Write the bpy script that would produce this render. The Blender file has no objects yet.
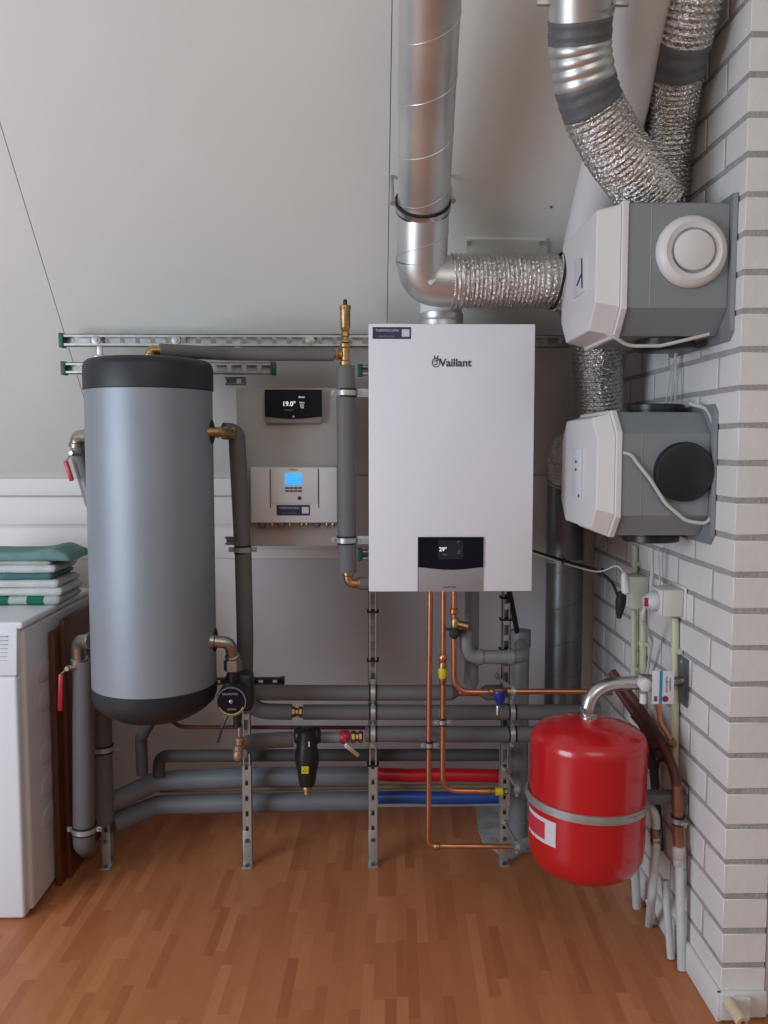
import bpy, bmesh, math, random
from mathutils import Vector, Matrix
random.seed(7)
PI = math.pi
C = bpy.context.scene.collection
# ---------------------------------------------------------------- camera maths
F_PX = 850.0; EYE = Vector((0, 0, 1.32)); VPX, VPY = 370.0, 447.0
pit = math.atan((512 - VPY) / F_PX); yaw = math.atan((384 - VPX) / F_PX * math.cos(pit))
FW = Vector((math.sin(yaw) * math.cos(pit), math.cos(yaw) * math.cos(pit), -math.sin(pit)))
RT = Vector((math.cos(yaw), -math.sin(yaw), 0)); UP = RT.cross(FW)
def ray(x, y): return FW + RT * ((x - 384) / F_PX) - UP * ((y - 512) / F_PX)
def P(x, y, Y): d = ray(x, y); return EYE + d * (Y / d.y)
def PX(x, y, X): d = ray(x, y); return EYE + d * (X / d.x)
def PZ(x, y, Z): d = ray(x, y); return EYE + d * ((Z - EYE.z) / d.z)
WALL_Y = 3.035; SLOPE = math.radians(48.5); KNEE_Z = 1.209; WX = 0.808
def roof_z(Y): return KNEE_Z + (WALL_Y - Y) * math.tan(SLOPE)
def PR(x, y, off=0.0):
    d = ray(x, y); t = math.tan(SLOPE); k = KNEE_Z + WALL_Y * t - off / math.cos(SLOPE)
    return EYE + d * ((k - EYE.z) / (d.z + d.y * t))
V = Vector
# ---------------------------------------------------------------- materials
def mat(name, col, rough=.5, metal=0., bump=0., bscale=40., var=0., vscale=8., coat=0., spec=.5, emit=None, es=0., aniso=0.):
    m = bpy.data.materials.new(name); m.use_nodes = True; nt = m.node_tree; n = nt.nodes; L = nt.links
    b = n['Principled BSDF']; b.inputs['Base Color'].default_value = (*col, 1)
    b.inputs['Roughness'].default_value = rough; b.inputs['Metallic'].default_value = metal
    b.inputs['Coat Weight'].default_value = coat; b.inputs['Specular IOR Level'].default_value = spec
    tc = n.new('ShaderNodeTexCoord')
    if var > 0:
        t = n.new('ShaderNodeTexNoise'); t.inputs['Scale'].default_value = vscale; t.inputs['Detail'].default_value = 4
        L.new(tc.outputs['Object'], t.inputs['Vector'])
        r = n.new('ShaderNodeMapRange'); r.inputs['From Min'].default_value = .3; r.inputs['From Max'].default_value = .7
        r.inputs['To Min'].default_value = 1 - var; r.inputs['To Max'].default_value = 1 + var
        L.new(t.outputs['Fac'], r.inputs['Value'])
        mx = n.new('ShaderNodeMix'); mx.data_type = 'RGBA'; mx.blend_type = 'MULTIPLY'; mx.inputs['Factor'].default_value = 1
        mx.inputs['A'].default_value = (*col, 1); L.new(r.outputs['Result'], mx.inputs['B']); L.new(mx.outputs['Result'], b.inputs['Base Color'])
    if bump > 0:
        t = n.new('ShaderNodeTexNoise'); t.inputs['Scale'].default_value = bscale; t.inputs['Detail'].default_value = 3
        L.new(tc.outputs['Object'], t.inputs['Vector'])
        bp = n.new('ShaderNodeBump'); bp.inputs['Strength'].default_value = bump; bp.inputs['Distance'].default_value = .01
        L.new(t.outputs['Fac'], bp.inputs['Height']); L.new(bp.outputs['Normal'], b.inputs['Normal'])
    if emit:
        b.inputs['Emission Color'].default_value = (*emit, 1); b.inputs['Emission Strength'].default_value = es
    return m
M = dict(
    plaster=mat('ceiling_board', (.69, .685, .65), .7, bump=.05, bscale=60, var=.02, vscale=3),
    knee=mat('knee_wall_paint', (.74, .69, .67), .6, var=.02),
    greyp=mat('grey_wall_panel', (.56, .52, .535), .5, var=.03, vscale=3),
    trimw=mat('white_trim', (.76, .71, .685), .55, var=.02),
    gap=mat('dark_gap', (.16, .16, .15), .9),
    brick=mat('painted_brick', (.72, .70, .69), .65, bump=.12, bscale=45, var=.05, vscale=6),
    mortar=mat('mortar', (.37, .36, .36), .9, bump=.4, bscale=120, var=.12, vscale=30),
    white=mat('white_enamel', (.74, .74, .79), .42),
    plast=mat('white_plastic', (.70, .68, .68), .4),
    appliance=mat('appliance_white', (.70, .72, .76), .3),
    appside=mat('appliance_side', (.62, .60, .62), .4, bump=.03, bscale=5),
    board=mat('beige_board', (.46, .43, .41), .6, var=.02),
    foam=mat('grey_foam', (.125, .118, .122), .65, bump=.08, bscale=25, var=.06, vscale=6),
    foamd=mat('dark_grey_foam', (.06, .058, .062), .7, bump=.08, bscale=25, var=.06),
    foamb=mat('blue_grey_foam', (.14, .145, .165), .5, bump=.05, bscale=15, var=.06),
    pvc=mat('grey_pvc', (.19, .195, .205), .4, var=.03),
    tank=mat('tank_jacket', (.25, .275, .31), .5, metal=.35, bump=.03, bscale=6, var=.05, vscale=5),
    cap=mat('tank_cap', (.014, .016, .02), .5, bump=.02, bscale=8),
    black=mat('black_plastic', (.012, .012, .015), .35),
    gloss=mat('black_glass', (.006, .006, .012), .3, spec=.2),
    rubber=mat('black_rubber', (.01, .01, .01), .7),
    steel=mat('galvanised_duct', (.62, .63, .62), .40, metal=.85, bump=.03, bscale=10, var=.12, vscale=7),
    darksteel=mat('dull_duct', (.20, .20, .21), .38, metal=1, bump=.03, bscale=10, var=.15, vscale=7),
    zinc=mat('zinc', (.42, .42, .41), .42, metal=.6, var=.12, vscale=40),
    chrome=mat('chrome', (.62, .62, .62), .3, metal=1),
    nickel=mat('cast_nickel', (.40, .38, .35), .35, metal=1, bump=.08, bscale=80),
    foil=mat('crinkled_foil', (.66, .63, .60), .24, metal=1, bump=.9, bscale=110, var=.1, vscale=40),
    tape=mat('grey_tape', (.115, .12, .13), .5, bump=.3, bscale=40, var=.08),
    brass=mat('brass', (.42, .27, .12), .42, metal=1, bump=.1, bscale=90, var=.12, vscale=30),
    tanbrass=mat('tarnished_brass', (.34, .22, .13), .5, metal=.6, bump=.1, bscale=90, var=.15, vscale=40),
    copper=mat('copper', (.62, .27, .15), .32, metal=.9, var=.12, vscale=25),
    copperm=mat('brown_copper', (.26, .10, .06), .5, metal=.4, var=.2, vscale=30),
    copperd=mat('tarnished_copper', (.10, .035, .028), .55, metal=.3, var=.2, vscale=30),
    red=mat('red_enamel', (.50, .008, .014), .25, coat=.4),
    redp=mat('red_plastic', (.42, .01, .03), .35),
    redt=mat('red_tube', (.42, .006, .01), .4, bump=.2, bscale=12, var=.1),
    bluet=mat('blue_tube', (.01, .055, .24), .4, bump=.2, bscale=12, var=.1),
    bluep=mat('blue_plastic', (.015, .03, .22), .35),
    tan=mat('tan_tube', (.22, .15, .085), .5),
    yellow=mat('yellow_plastic', (.62, .48, .02), .4),
    green=mat('green_cap', (.01, .09, .05), .5),
    hous=mat('grey_housing', (.215, .235, .25), .45, var=.02),
    conduit=mat('cream_conduit', (.55, .55, .38), .45, var=.05, vscale=15),
    pipew=mat('pale_pipe', (.55, .58, .58), .4, var=.06, vscale=20),
    cream=mat('cream_plastic', (.60, .59, .53), .45),
    cable=mat('white_cable', (.55, .55, .53), .5),
    wood=mat('brown_board', (.115, .036, .018), .45, var=.2, vscale=4),
    woode=mat('board_edge', (.16, .065, .035), .6),
    dowel=mat('pale_wood', (.60, .50, .36), .6, var=.1, vscale=25),
    navy=mat('navy_sticker', (.022, .02, .075), .4),
    paper=mat('sticker_white', (.62, .62, .66), .5),
    pinkp=mat('red_sticker', (.55, .03, .06), .5),
    cyan=mat('cyan_sticker', (.02, .22, .36), .5),
    purple=mat('purple_print', (.22, .01, .10), .5),
    ink=mat('dark_ink', (.03, .03, .035), .5),
    silver=mat('silver_panel', (.36, .345, .36), .35, metal=.3),
    lcd=mat('lcd_blue', (.02, .2, .5), .3, emit=(.06, .42, .95), es=.9),
    led=mat('screen_light', (.5, .5, .5), .3, emit=(.75, .75, .8), es=.8),
    scr=mat('screen_dark', (.02, .02, .028), .2),
    concrete=mat('concrete', (.40, .39, .38), .8, bump=.3, bscale=60, var=.35, vscale=18),
    tgreen=mat('towel_green', (.165, .29, .265), .95, bump=.6, bscale=300, var=.1, vscale=30),
    tdark=mat('towel_teal', (.085, .20, .20), .95, bump=.6, bscale=300, var=.1, vscale=30),
    twhite=mat('towel_white', (.60, .62, .60), .95, bump=.6, bscale=300, var=.06, vscale=30),
)
def stripe_towel():
    m = mat('towel_checked', (.5, .5, .5), .95, bump=.6, bscale=300); nt = m.node_tree; n = nt.nodes; L = nt.links
    tc = n.new('ShaderNodeTexCoord'); w = n.new('ShaderNodeTexWave'); w.wave_type = 'BANDS'; w.bands_direction = 'X'
    w.inputs['Scale'].default_value = 2.95; w.inputs['Phase Offset'].default_value = -1.07
    L.new(tc.outputs['Object'], w.inputs['Vector'])
    r = n.new('ShaderNodeValToRGB'); r.color_ramp.interpolation = 'CONSTANT'
    r.color_ramp.elements[0].color = (.005, .16, .09, 1); r.color_ramp.elements[1].position = .5; r.color_ramp.elements[1].color = (.46, .52, .49, 1)
    L.new(w.outputs['Fac'], r.inputs['Fac']); L.new(r.outputs['Color'], n['Principled BSDF'].inputs['Base Color']); return m
M['tstripe'] = stripe_towel()
def floor_mat():
    m = bpy.data.materials.new('laminate_floor'); m.use_nodes = True; nt = m.node_tree; n = nt.nodes; L = nt.links; b = n['Principled BSDF']
    tc = n.new('ShaderNodeTexCoord'); mp = n.new('ShaderNodeMapping'); mp.inputs['Rotation'].default_value = (0, 0, PI / 2 + .03)
    L.new(tc.outputs['Object'], mp.inputs['Vector'])
    sx = n.new('ShaderNodeSeparateXYZ'); L.new(mp.outputs['Vector'], sx.inputs['Vector'])
    def mth(op, i0, v1=None, i1=None):
        q = n.new('ShaderNodeMath'); q.operation = op; L.new(i0, q.inputs[0])
        if i1 is not None: L.new(i1, q.inputs[1])
        elif v1 is not None: q.inputs[1].default_value = v1
        return q.outputs[0]
    row = mth('FLOOR', mth('DIVIDE', sx.outputs['Y'], .028))
    wn = n.new('ShaderNodeTexWhiteNoise'); wn.noise_dimensions = '1D'; L.new(row, wn.inputs['W'])
    cell = mth('FLOOR', mth('ADD', mth('DIVIDE', sx.outputs['X'], .235), i1=mth('MULTIPLY', wn.outputs['Value'], 13.7)))
    cb = n.new('ShaderNodeCombineXYZ'); L.new(row, cb.inputs['X']); L.new(cell, cb.inputs['Y'])
    a = n.new('ShaderNodeTexWhiteNoise'); a.noise_dimensions = '2D'; L.new(cb.outputs['Vector'], a.inputs['Vector'])
    no = n.new('ShaderNodeTexNoise'); m2 = n.new('ShaderNodeMapping'); m2.inputs['Scale'].default_value = (60, 5, 1); L.new(tc.outputs['Object'], m2.inputs['Vector'])
    L.new(m2.outputs['Vector'], no.inputs['Vector']); no.inputs['Scale'].default_value = 1; no.inputs['Detail'].default_value = 5
    ramp = n.new('ShaderNodeValToRGB'); e = ramp.color_ramp.elements
    e[0].color = (.39, .125, .044, 1); e[1].color = (.54, .205, .085, 1); e.new(.3).color = (.445, .155, .058, 1); e.new(.75).color = (.485, .175, .069, 1)
    ma = n.new('ShaderNodeMath'); ma.operation = 'MULTIPLY_ADD'; ma.inputs[1].default_value = .45; ma.inputs[2].default_value = -.22
    L.new(no.outputs['Fac'], ma.inputs[0])
    ad = n.new('ShaderNodeMath'); ad.operation = 'ADD'; L.new(a.outputs['Value'], ad.inputs[0]); L.new(ma.outputs[0], ad.inputs[1])
    L.new(ad.outputs[0], ramp.inputs['Fac']); L.new(ramp.outputs['Color'], b.inputs['Base Color'])
    b.inputs['Roughness'].default_value = .42
    return m
M['floor'] = floor_mat()
# ---------------------------------------------------------------- mesh helpers
ORG = {}
def perp(a):
    a = a.normalized(); u = a.cross(V((0, 0, 1)))
    if u.length < .1: u = a.cross(V((0, 1, 0)))
    return u.normalized()
def fillet(pts, R, n=8):
    pts = [V(p) for p in pts]; out = [pts[0]]
    for i in range(1, len(pts) - 1):
        a, b, c = pts[i - 1], pts[i], pts[i + 1]; u = (a - b); w = (c - b); lu, lw = u.length, w.length; u.normalize(); w.normalize()
        ang = PI - u.angle(w)
        if ang < .03: out.append(b); continue
        t = min(R * math.tan(ang / 2), .49 * lu, .49 * lw); p0, p2 = b + u * t, b + w * t
        for k in range(n + 1):
            s = k / n; q = p0.lerp(b, s).lerp(b.lerp(p2, s), s)
            # pull the parabola toward a circular arc
            out.append(q)
    out.append(pts[-1]); return out
def resample(path, step):
    d = [0]
    for a, b in zip(path, path[1:]): d.append(d[-1] + (b - a).length)
    n = max(2, int(d[-1] / step)); out = []; j = 0
    for i in range(n + 1):
        s = d[-1] * i / n
        while j < len(d) - 2 and d[j + 1] < s: j += 1
        f = (s - d[j]) / max(1e-9, d[j + 1] - d[j]); out.append(path[j].lerp(path[j + 1], f))
    return out, d[-1]
class MB:
    def __init__(s): s.bm = bmesh.new()
    def ring(s, c, u, w, r, seg): return [s.bm.verts.new(c + (u * math.cos(2 * PI * k / seg) + w * math.sin(2 * PI * k / seg)) * r) for k in range(seg)]
    def skin(s, rings, cap=True):
        for a, b in zip(rings, rings[1:]):
            n = len(a)
            for k in range(n): s.bm.faces.new((a[k], a[(k + 1) % n], b[(k + 1) % n], b[k]))
        if cap: s.bm.faces.new(rings[0][::-1]); s.bm.faces.new(rings[-1])
    def sweep(s, path, r, seg=16, cap=True, jit=0.):
        path = [V(p) for p in path]
        q = [path[0]]
        for p in path[1:]:
            if (p - q[-1]).length > 1e-5: q.append(p)
        path = q
        t = (path[1] - path[0]).normalized(); u = perp(t); rings = []; dist = 0
        for i, p in enumerate(path):
            if i: dist += (p - path[i - 1]).length
            a = path[max(0, i - 1)]; b = path[min(len(path) - 1, i + 1)]; t = (b - a).normalized()
            u = (u - t * u.dot(t)).normalized(); w = t.cross(u)
            rr = r(dist) if callable(r) else r
            rg = s.ring(p, u, w, rr, seg)
            if jit:
                for v in rg: v.co += (v.co - p).normalized() * random.uniform(-jit, jit)
            rings.append(rg)
        s.skin(rings, cap); return s
    def tube(s, pts, r, R=.05, seg=16, cap=True, n=8): return s.sweep(fillet(pts, R, n), r, seg, cap)
    def lathe(s, o, ax, prof, seg=24, cap=True):
        o = V(o); ax = V(ax).normalized(); u = perp(ax); w = ax.cross(u)
        s.skin([s.ring(o + ax * h, u, w, max(r, 1e-4), seg) for r, h in prof], cap); return s
    def cyl(s, a, b, r, seg=16, ch=0.):
        a, b = V(a), V(b); L = (b - a).length
        p = [(r, 0), (r, L)] if not ch else [(r - ch, 0), (r, ch), (r, L - ch), (r - ch, L)]
        return s.lathe(a, b - a, p, seg)
    def band(s, o, ax, r0, r1, w, seg=28):
        o = V(o); ax = V(ax).normalized(); u = perp(ax); q = ax.cross(u)
        rs = [s.ring(o + ax * h, u, q, r, seg) for r, h in ((r0, -w / 2), (r1, -w / 2), (r1, w / 2), (r0, w / 2))]
        s.skin(rs + [rs[0]], cap=False); return s
    def box(s, lo, hi, bev=0., mtx=None, seg=2):
        lo, hi = V(lo), V(hi); c = (lo + hi) / 2; d = hi - lo
        r = bmesh.ops.create_cube(s.bm, size=1, matrix=Matrix.Translation(c) @ Matrix.Diagonal((abs(d.x), abs(d.y), abs(d.z), 1)))
        vs = r['verts']
        if bev > 0:
            es = list({e for v in vs for e in v.link_edges}); rb = bmesh.ops.bevel(s.bm, geom=es, offset=bev, segments=seg, affect='EDGES', profile=.5)
            vs = list({v for f in rb['faces'] for v in f.verts} | {v for v in vs if v.is_valid})
        if mtx is not None: bmesh.ops.transform(s.bm, matrix=mtx, verts=vs)
        return s
    def bar(s, a, b, w, d, nrm=(0, -1, 0), bev=0.):
        """box from a to b, width w across, depth d along nrm (centred)"""
        a, b = V(a), V(b); z = (b - a); L = z.length; z.normalize(); y = V(nrm); y = (y - z * y.dot(z)).normalized(); x = y.cross(z)
        m = Matrix((x, y, z)).transposed().to_4x4(); m.translation = (a + b) / 2
        return s.box((-w / 2, -d / 2, -L / 2), (w / 2, d / 2, L / 2), bev, m)
    def prism(s, pts, vec, bev=0.):
        pts = [V(p) for p in pts]; vec = V(vec); a = [s.bm.verts.new(p) for p in pts]; b = [s.bm.verts.new(p + vec) for p in pts]
        fs = [s.bm.faces.new(a), s.bm.faces.new(b[::-1])]; n = len(a)
        for k in range(n): fs.append(s.bm.faces.new((a[k], b[k], b[(k + 1) % n], a[(k + 1) % n])))
        if bev: bmesh.ops.bevel(s.bm, geom=list({e for f in fs for e in f.edges}), offset=bev, segments=2, affect='EDGES', profile=.5)
        return s
    def hex(s, a, b, r): return s.cyl(a, b, r, 6, r * .12)
    def ball(s, c, r, seg=12):
        bmesh.ops.create_uvsphere(s.bm, u_segments=seg, v_segments=seg // 2 + 2, radius=r, matrix=Matrix.Translation(V(c))); return s
    def build(s, name, material, parent=None, smooth=40):
        bm = s.bm; bmesh.ops.recalc_face_normals(bm, faces=bm.faces)
        me = bpy.data.meshes.new(name)
        if parent is not None: o0 = ORG[parent.name]
        else:
            xs = [v.co for v in bm.verts]; o0 = V(((min(v.x for v in xs) + max(v.x for v in xs)) / 2, (min(v.y for v in xs) + max(v.y for v in xs)) / 2, min(v.z for v in xs)))
        bmesh.ops.translate(bm, verts=bm.verts, vec=-o0); bm.to_mesh(me); bm.free()
        mats = material if isinstance(material, (list, tuple)) else [material]
        for m in mats: me.materials.append(M[m])
        me.shade_smooth(); me.set_sharp_from_angle(angle=math.radians(smooth))
        o = bpy.data.objects.new(name, me); C.objects.link(o); ORG[o.name] = o0
        if parent is not None: o.parent = parent
        else: o.location = o0
        return o
def tag(o, label, cat, group=None, kind=None):
    if label: o['label'] = label
    if cat: o['category'] = cat
    if group: o['group'] = group
    if kind: o['kind'] = kind
    return o
def thing(name, label, cat, loc, group=None):
    o = bpy.data.objects.new(name, None); C.objects.link(o); o.location = V(loc); o.empty_display_size = .05; ORG[o.name] = V(loc)
    return tag(o, label, cat, group)
def struct(o): o['kind'] = 'structure'; return o
def text(name, s, loc, size, material, parent, rot=(PI / 2, 0, 0), align='CENTER', bold=0., ext=.0004):
    cu = bpy.data.curves.new(name, 'FONT'); cu.body = s; cu.size = size; cu.align_x = align; cu.align_y = 'CENTER'; cu.extrude = ext; cu.offset = bold
    o = bpy.data.objects.new(name + '_tmp', cu); me = bpy.data.meshes.new_from_object(o); bpy.data.objects.remove(o); me.name = name
    me.materials.clear(); me.materials.append(M[material]); o = bpy.data.objects.new(name, me); C.objects.link(o); o.parent = parent
    o.location = V(loc) - ORG[parent.name]; o.rotation_euler = rot; return o
def clamp(parent, c, ax, r, ear=(1, 0, 0), w=.014, name='pipe_clamp', liner=.0022, back=None, matl='zinc'):
    c = V(c); ax = V(ax).normalized(); ear = V(ear); ear = (ear - ax * ear.dot(ax)).normalized()
    m = MB().band(c, ax, r + .001, r + .004, w)
    for sg in (-1, 1):
        e = c + ear * sg * (r + .010); nn = ax.cross(ear)
        m.bar(c + ear * sg * (r + .001), c + ear * sg * (r + .018), w, .006, nn)
        m.hex(e - nn * .010, e + nn * .010, .0045)
    if back is not None: m.cyl(c + V((0, r, 0)), c + V((0, r + back, 0)), .005, 8)
    o = m.build(name, matl, parent)
    if liner: MB().band(c, ax, r - .001, r + liner, w + .011).build('rubber_liner', 'rubber', o)
    return o
def elbow(parent, pts, r, matl='brass', R=.03, collar=.004, name='elbow'):
    """threaded elbow: swept body with thicker collars at both ends"""
    pts = [V(p) for p in pts]; m = MB().tube(pts, r, R)
    for a, b in ((pts[0], pts[1]), (pts[-1], pts[-2])):
        d = (b - a).normalized(); m.lathe(a - d * .001, d, [(r + collar * .5, 0), (r + collar, .002), (r + collar, .013), (r, .016)], 20)
    return m.build(name, matl, parent)
# ================================================================ SETTING
struct(MB().box((-3.2, -1.2, -.05), (2.2, WALL_Y + .05, 0)).build('floor', 'floor'))
struct(MB().box((-3.2, WALL_Y, -.02), (WX + .1, WALL_Y + .05, KNEE_Z)).build('wall_back', 'knee'))
zz = lambda y: P(370, y, WALL_Y).z
struct(MB().box((-3.2, WALL_Y - .022, zz(495)), (WX - .001, WALL_Y, zz(478)), .003).build('trim_1', 'trimw'))
struct(MB().box((-3.2, WALL_Y - .014, zz(524)), (WX - .001, WALL_Y, zz(496.5)), .002).build('trim_2', 'trimw'))
struct(MB().box((-3.2, WALL_Y - .010, zz(558)), (WX - .001, WALL_Y, zz(526.5)), .002).build('trim_3', 'trimw'))
pp = lambda px: P(px, 600, WALL_Y).x
struct(MB().box((pp(252), WALL_Y - .004, .001), (pp(582), WALL_Y - .0008, zz(547))).box((pp(252), WALL_Y - .028, zz(547) - .002), (pp(582), WALL_Y - .0225, zz(527))).box((pp(343), WALL_Y - .028, zz(527) + .0005), (pp(582), WALL_Y - .0225, zz(476))).build('trim_4', 'greyp'))
# sloping ceiling in three panels with open seams over a dark batten
tS = math.tan(SLOPE); nS = V((0, -math.sin(SLOPE), -math.cos(SLOPE)))
Ytop = .55
def roofpt(X, Y, off=0.): return V((X, Y, roof_z(Y))) + nS * off
xs = (PR(48, 280).x, PR(389, 200).x)
cm = MB()
for a, b in ((-3.2, xs[0] - .0012), (xs[0] + .0012, xs[1] - .001), (xs[1] + .001, 2.2)):
    cm.prism([roofpt(a, WALL_Y), roofpt(b, WALL_Y), roofpt(b, Ytop), roofpt(a, Ytop)], -nS * .012)
ceil = struct(cm.build('ceiling', 'plaster'))
bt = MB()
for x in xs: bt.prism([roofpt(x - .03, WALL_Y, -.0125), roofpt(x + .03, WALL_Y, -.0125), roofpt(x + .03, Ytop, -.0125), roofpt(x - .03, Ytop, -.0125)], -nS * .01)
bt.build('seam_batten', 'gap', ceil)
# brick wall with open end
CY = 1.859; wr = MB()
Z0 = .128; CO = .0826; J = .0064; brs = []
for k in range(-2, 29):
    z0, z1 = Z0 + k * CO + J, Z0 + (k + 1) * CO - J
    if z1 < .01: continue
    z0 = max(z0, 0.001)
    ys = [CY]
    y = CY + (.117 if k % 2 == 0 else .229)
    while y < WALL_Y + .05: ys.append(y); y += .224
    ys.append(WALL_Y + .1)
    for a, b in zip(ys, ys[1:]):
        a2 = a if a == CY else a + .0065; b2 = min(b - .0065, WALL_Y - .002)
        if b2 - a2 < .01 or z1 > roof_z(b2) + .03 and z0 > roof_z(a2): continue
        jx = random.uniform(-.0008, .0008)
        wr.box((WX + jx, a2 + random.uniform(0, .0012), z0 + random.uniform(-.0008, .0008)), (WX + .102, b2, z1 + random.uniform(-.0008, .0008)), .0014, seg=1)
wall = struct(wr.build('wall_right', 'brick'))
mo = MB().prism([(WX + .0025, CY + .0028, 0), (WX + .0025, WALL_Y - .003, 0), (WX + .0025, WALL_Y - .003, roof_z(WALL_Y - .003)), (WX + .0025, CY + .0028, roof_z(CY + .004))], (.097, 0, 0))
mo.build('mortar', 'mortar', wall)
bz = P(718, 990, CY).z
struct(MB().box((WX - .013, CY - .012, .001), (WX - .0012, WALL_Y - .002, bz), .002).build('baseboard_right', 'plast'))
struct(MB().box((WX - .0125, CY - .0125, .012), (WX + .102, CY - .0012, bz), .002).build('baseboard_front', 'plast'))
struct(MB().box((WX + .107, CY + .01, .001), (WX + .30, CY + .06, 2.3), .004).build('door_frame_1', 'appliance'))
# bare concrete where the laminate is cut out
pa = [PZ(x, y, .002) for x, y in ((476, 806), (575, 806), (583, 830), (560, 850), (522, 852), (510, 862), (494, 850), (484, 846), (478, 830))]
struct(MB().prism(pa, (0, 0, -.0015)).build('floor_patch', 'concrete'))

# ================================================================ MOUNTING FRAME
FY = 2.60
def slotted(parent, name, a, b, w=.030, d=.030, matl='zinc', slot=.018, pitch=.05, up=(0, 0, 1), nrm=(0, -1, 0), face=0.):
    """lipped channel from a to b, open towards nrm; the first metres (face) carry a slotted front plate instead"""
    a, b = V(a), V(b); ax = (b - a).normalized(); n = V(nrm); side = ax.cross(n).normalized(); L = (b - a).length; m = MB(); t = .002
    for sg in (-1, 1):
        o = side * sg * (w / 2 - t / 2); m.bar(a + o - n * d / 2, b + o - n * d / 2, t, d, n)
        lw = w * .24; o = side * sg * (w / 2 - lw / 2); m.bar(a + o - n * t / 2, b + o - n * t / 2, lw, t, n)
    s = 0.
    while s < L:
        e = min(s + pitch - slot, L)
        m.bar(a + ax * s - n * (d - t / 2), a + ax * e - n * (d - t / 2), w * .96, t, n); s += pitch
    o = m.build(name, matl, parent)
    if face:
        q = MB(); s = 0.; lw = w * .32
        for sg in (-1, 1):
            k = side * sg * (w / 2 - lw / 2); q.bar(a + k + n * t * .6, a + ax * face + k + n * t * .6, lw, t, n)
        while s < face:
            e = min(s + pitch - slot, face); q.bar(a + ax * s + n * t * .6, a + ax * e + n * t * .6, w * .36, t, n); s += pitch
        q.build('slotted_plate', matl, o)
    return o
def post(px, base_y, ztop, label, extra_bands=()):
    b = PZ(px, base_y, 0); x = b.x; root = thing('frame_post', label, 'post', (x, FY + .015, 0), 'steel posts of the mounting frame')
    slotted(root, 'channel', (x, FY, .03), (x, FY, ztop), w=.027, face=P(px, 766, FY).z - .03)
    m = MB().box((x - .014, FY - .004, 0), (x + .014, FY - .0005, .115), .001); m.box((x - .016, FY - .022, 0), (x + .016, FY + .03, .005), .001)
    f = m.build('foot_bracket', 'zinc', root)
    MB().hex((x, FY - .010, .085), (x, FY - .004, .085), .007).build('bolt', 'darksteel', f); MB().hex((x, FY - .014, .005), (x, FY - .014, .013), .006).build('bolt', 'darksteel', f)
    for by in extra_bands:
        z = P(px, by, FY).z; MB().box((x - .019, FY - .003, z - .003), (x + .019, FY + .033, z + .003), .001).build('strap', 'rubber', root)
    return root
post(110, 862, .95, 'galvanised steel floor post half hidden under the left side of the tank')
post(248, 865, 1.47, 'galvanised slotted steel floor post below the round black pump')
post(373, 865, 1.55, 'galvanised slotted steel floor post under the left edge of the white boiler', (612, 661, 766))
p4 = post(501.5, 857, 1.55, 'galvanised slotted steel post behind the small blue valve, standing on bare concrete', (598, 620, 650))
def rail(x0, x1, y, Y, label, caps=(1, 1), w=.030, d=.026, matl='zinc', capc='green', slots=True, grp='horizontal rails of the mounting frame'):
    a, b = P(x0, y, Y), P(x1, y, Y); z = a.z; a = V((a.x, Y, z)); b = V((b.x, Y, z))
    root = thing('mounting_rail', label, 'rail', (a.x, Y + d / 2, z - w / 2), grp)
    r = slotted(root, 'channel', a, b, w, d, matl, pitch=.045, slot=.014)
    for fl, p, sg in ((caps[0], a, -1), (caps[1], b, 1)):
        if fl: MB().box((p.x - .007, Y - .003, z - w / 2 - .003), (p.x + .007, Y + d + .003, z + w / 2 + .003), .002).build('end_cap', capc, root)
    return root
r1 = rail(61, 570, 340, 2.545, 'long slotted steel rail running above the tank and behind the boiler top', (1, 0), w=.036)
for px in (96, 176, 310):
    q = P(px, 340, 2.545); MB().lathe(V((q.x, 2.5455, P(61, 340, 2.545).z)), (0, -1, 0), [(.013, 0), (.013, .003), (.005, .004), (.005, .008)], 20).build('washer', 'zinc', r1)
for px in (100, 238): 
    q = P(px, 351, 2.55); MB().box((q.x - .008, 2.546, q.z - .02), (q.x + .008, 2.552, q.z + .03), .001).box((q.x - .014, 2.54, q.z - .022), (q.x + .014, 2.56, q.z - .012), .001).build('bracket', 'zinc', r1)
rail(63, 273, 368, 2.565, 'shorter steel rail with green end caps passing behind the top of the tank', (1, 1), w=.034)
rail(225, 245, 381, 2.60, 'short steel channel stub left of the top of the beige board', (0, 0), w=.024, grp='channel stubs beside the beige board')
rail(225, 248, 541, 2.60, 'short steel channel stub left of the bottom of the beige board', (0, 0), w=.024, grp='channel stubs beside the beige board')
rail(360, 380, 370, 2.545, 'short green-capped rail end beside the boiler, below the brass tee', (1, 0), w=.03, grp='green-capped rail ends beside the boiler')
rail(360, 380, 555, 2.545, 'short green-capped rail end beside the lower left corner of the boiler', (1, 0), w=.03, grp='green-capped rail ends beside the boiler')
rail(205, 282, 682, 2.64, 'dark horizontal rail with black end cap behind the pump', (0, 1), w=.020, d=.02, matl='foamd', capc='black', grp='dark rail behind the pump')

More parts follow.
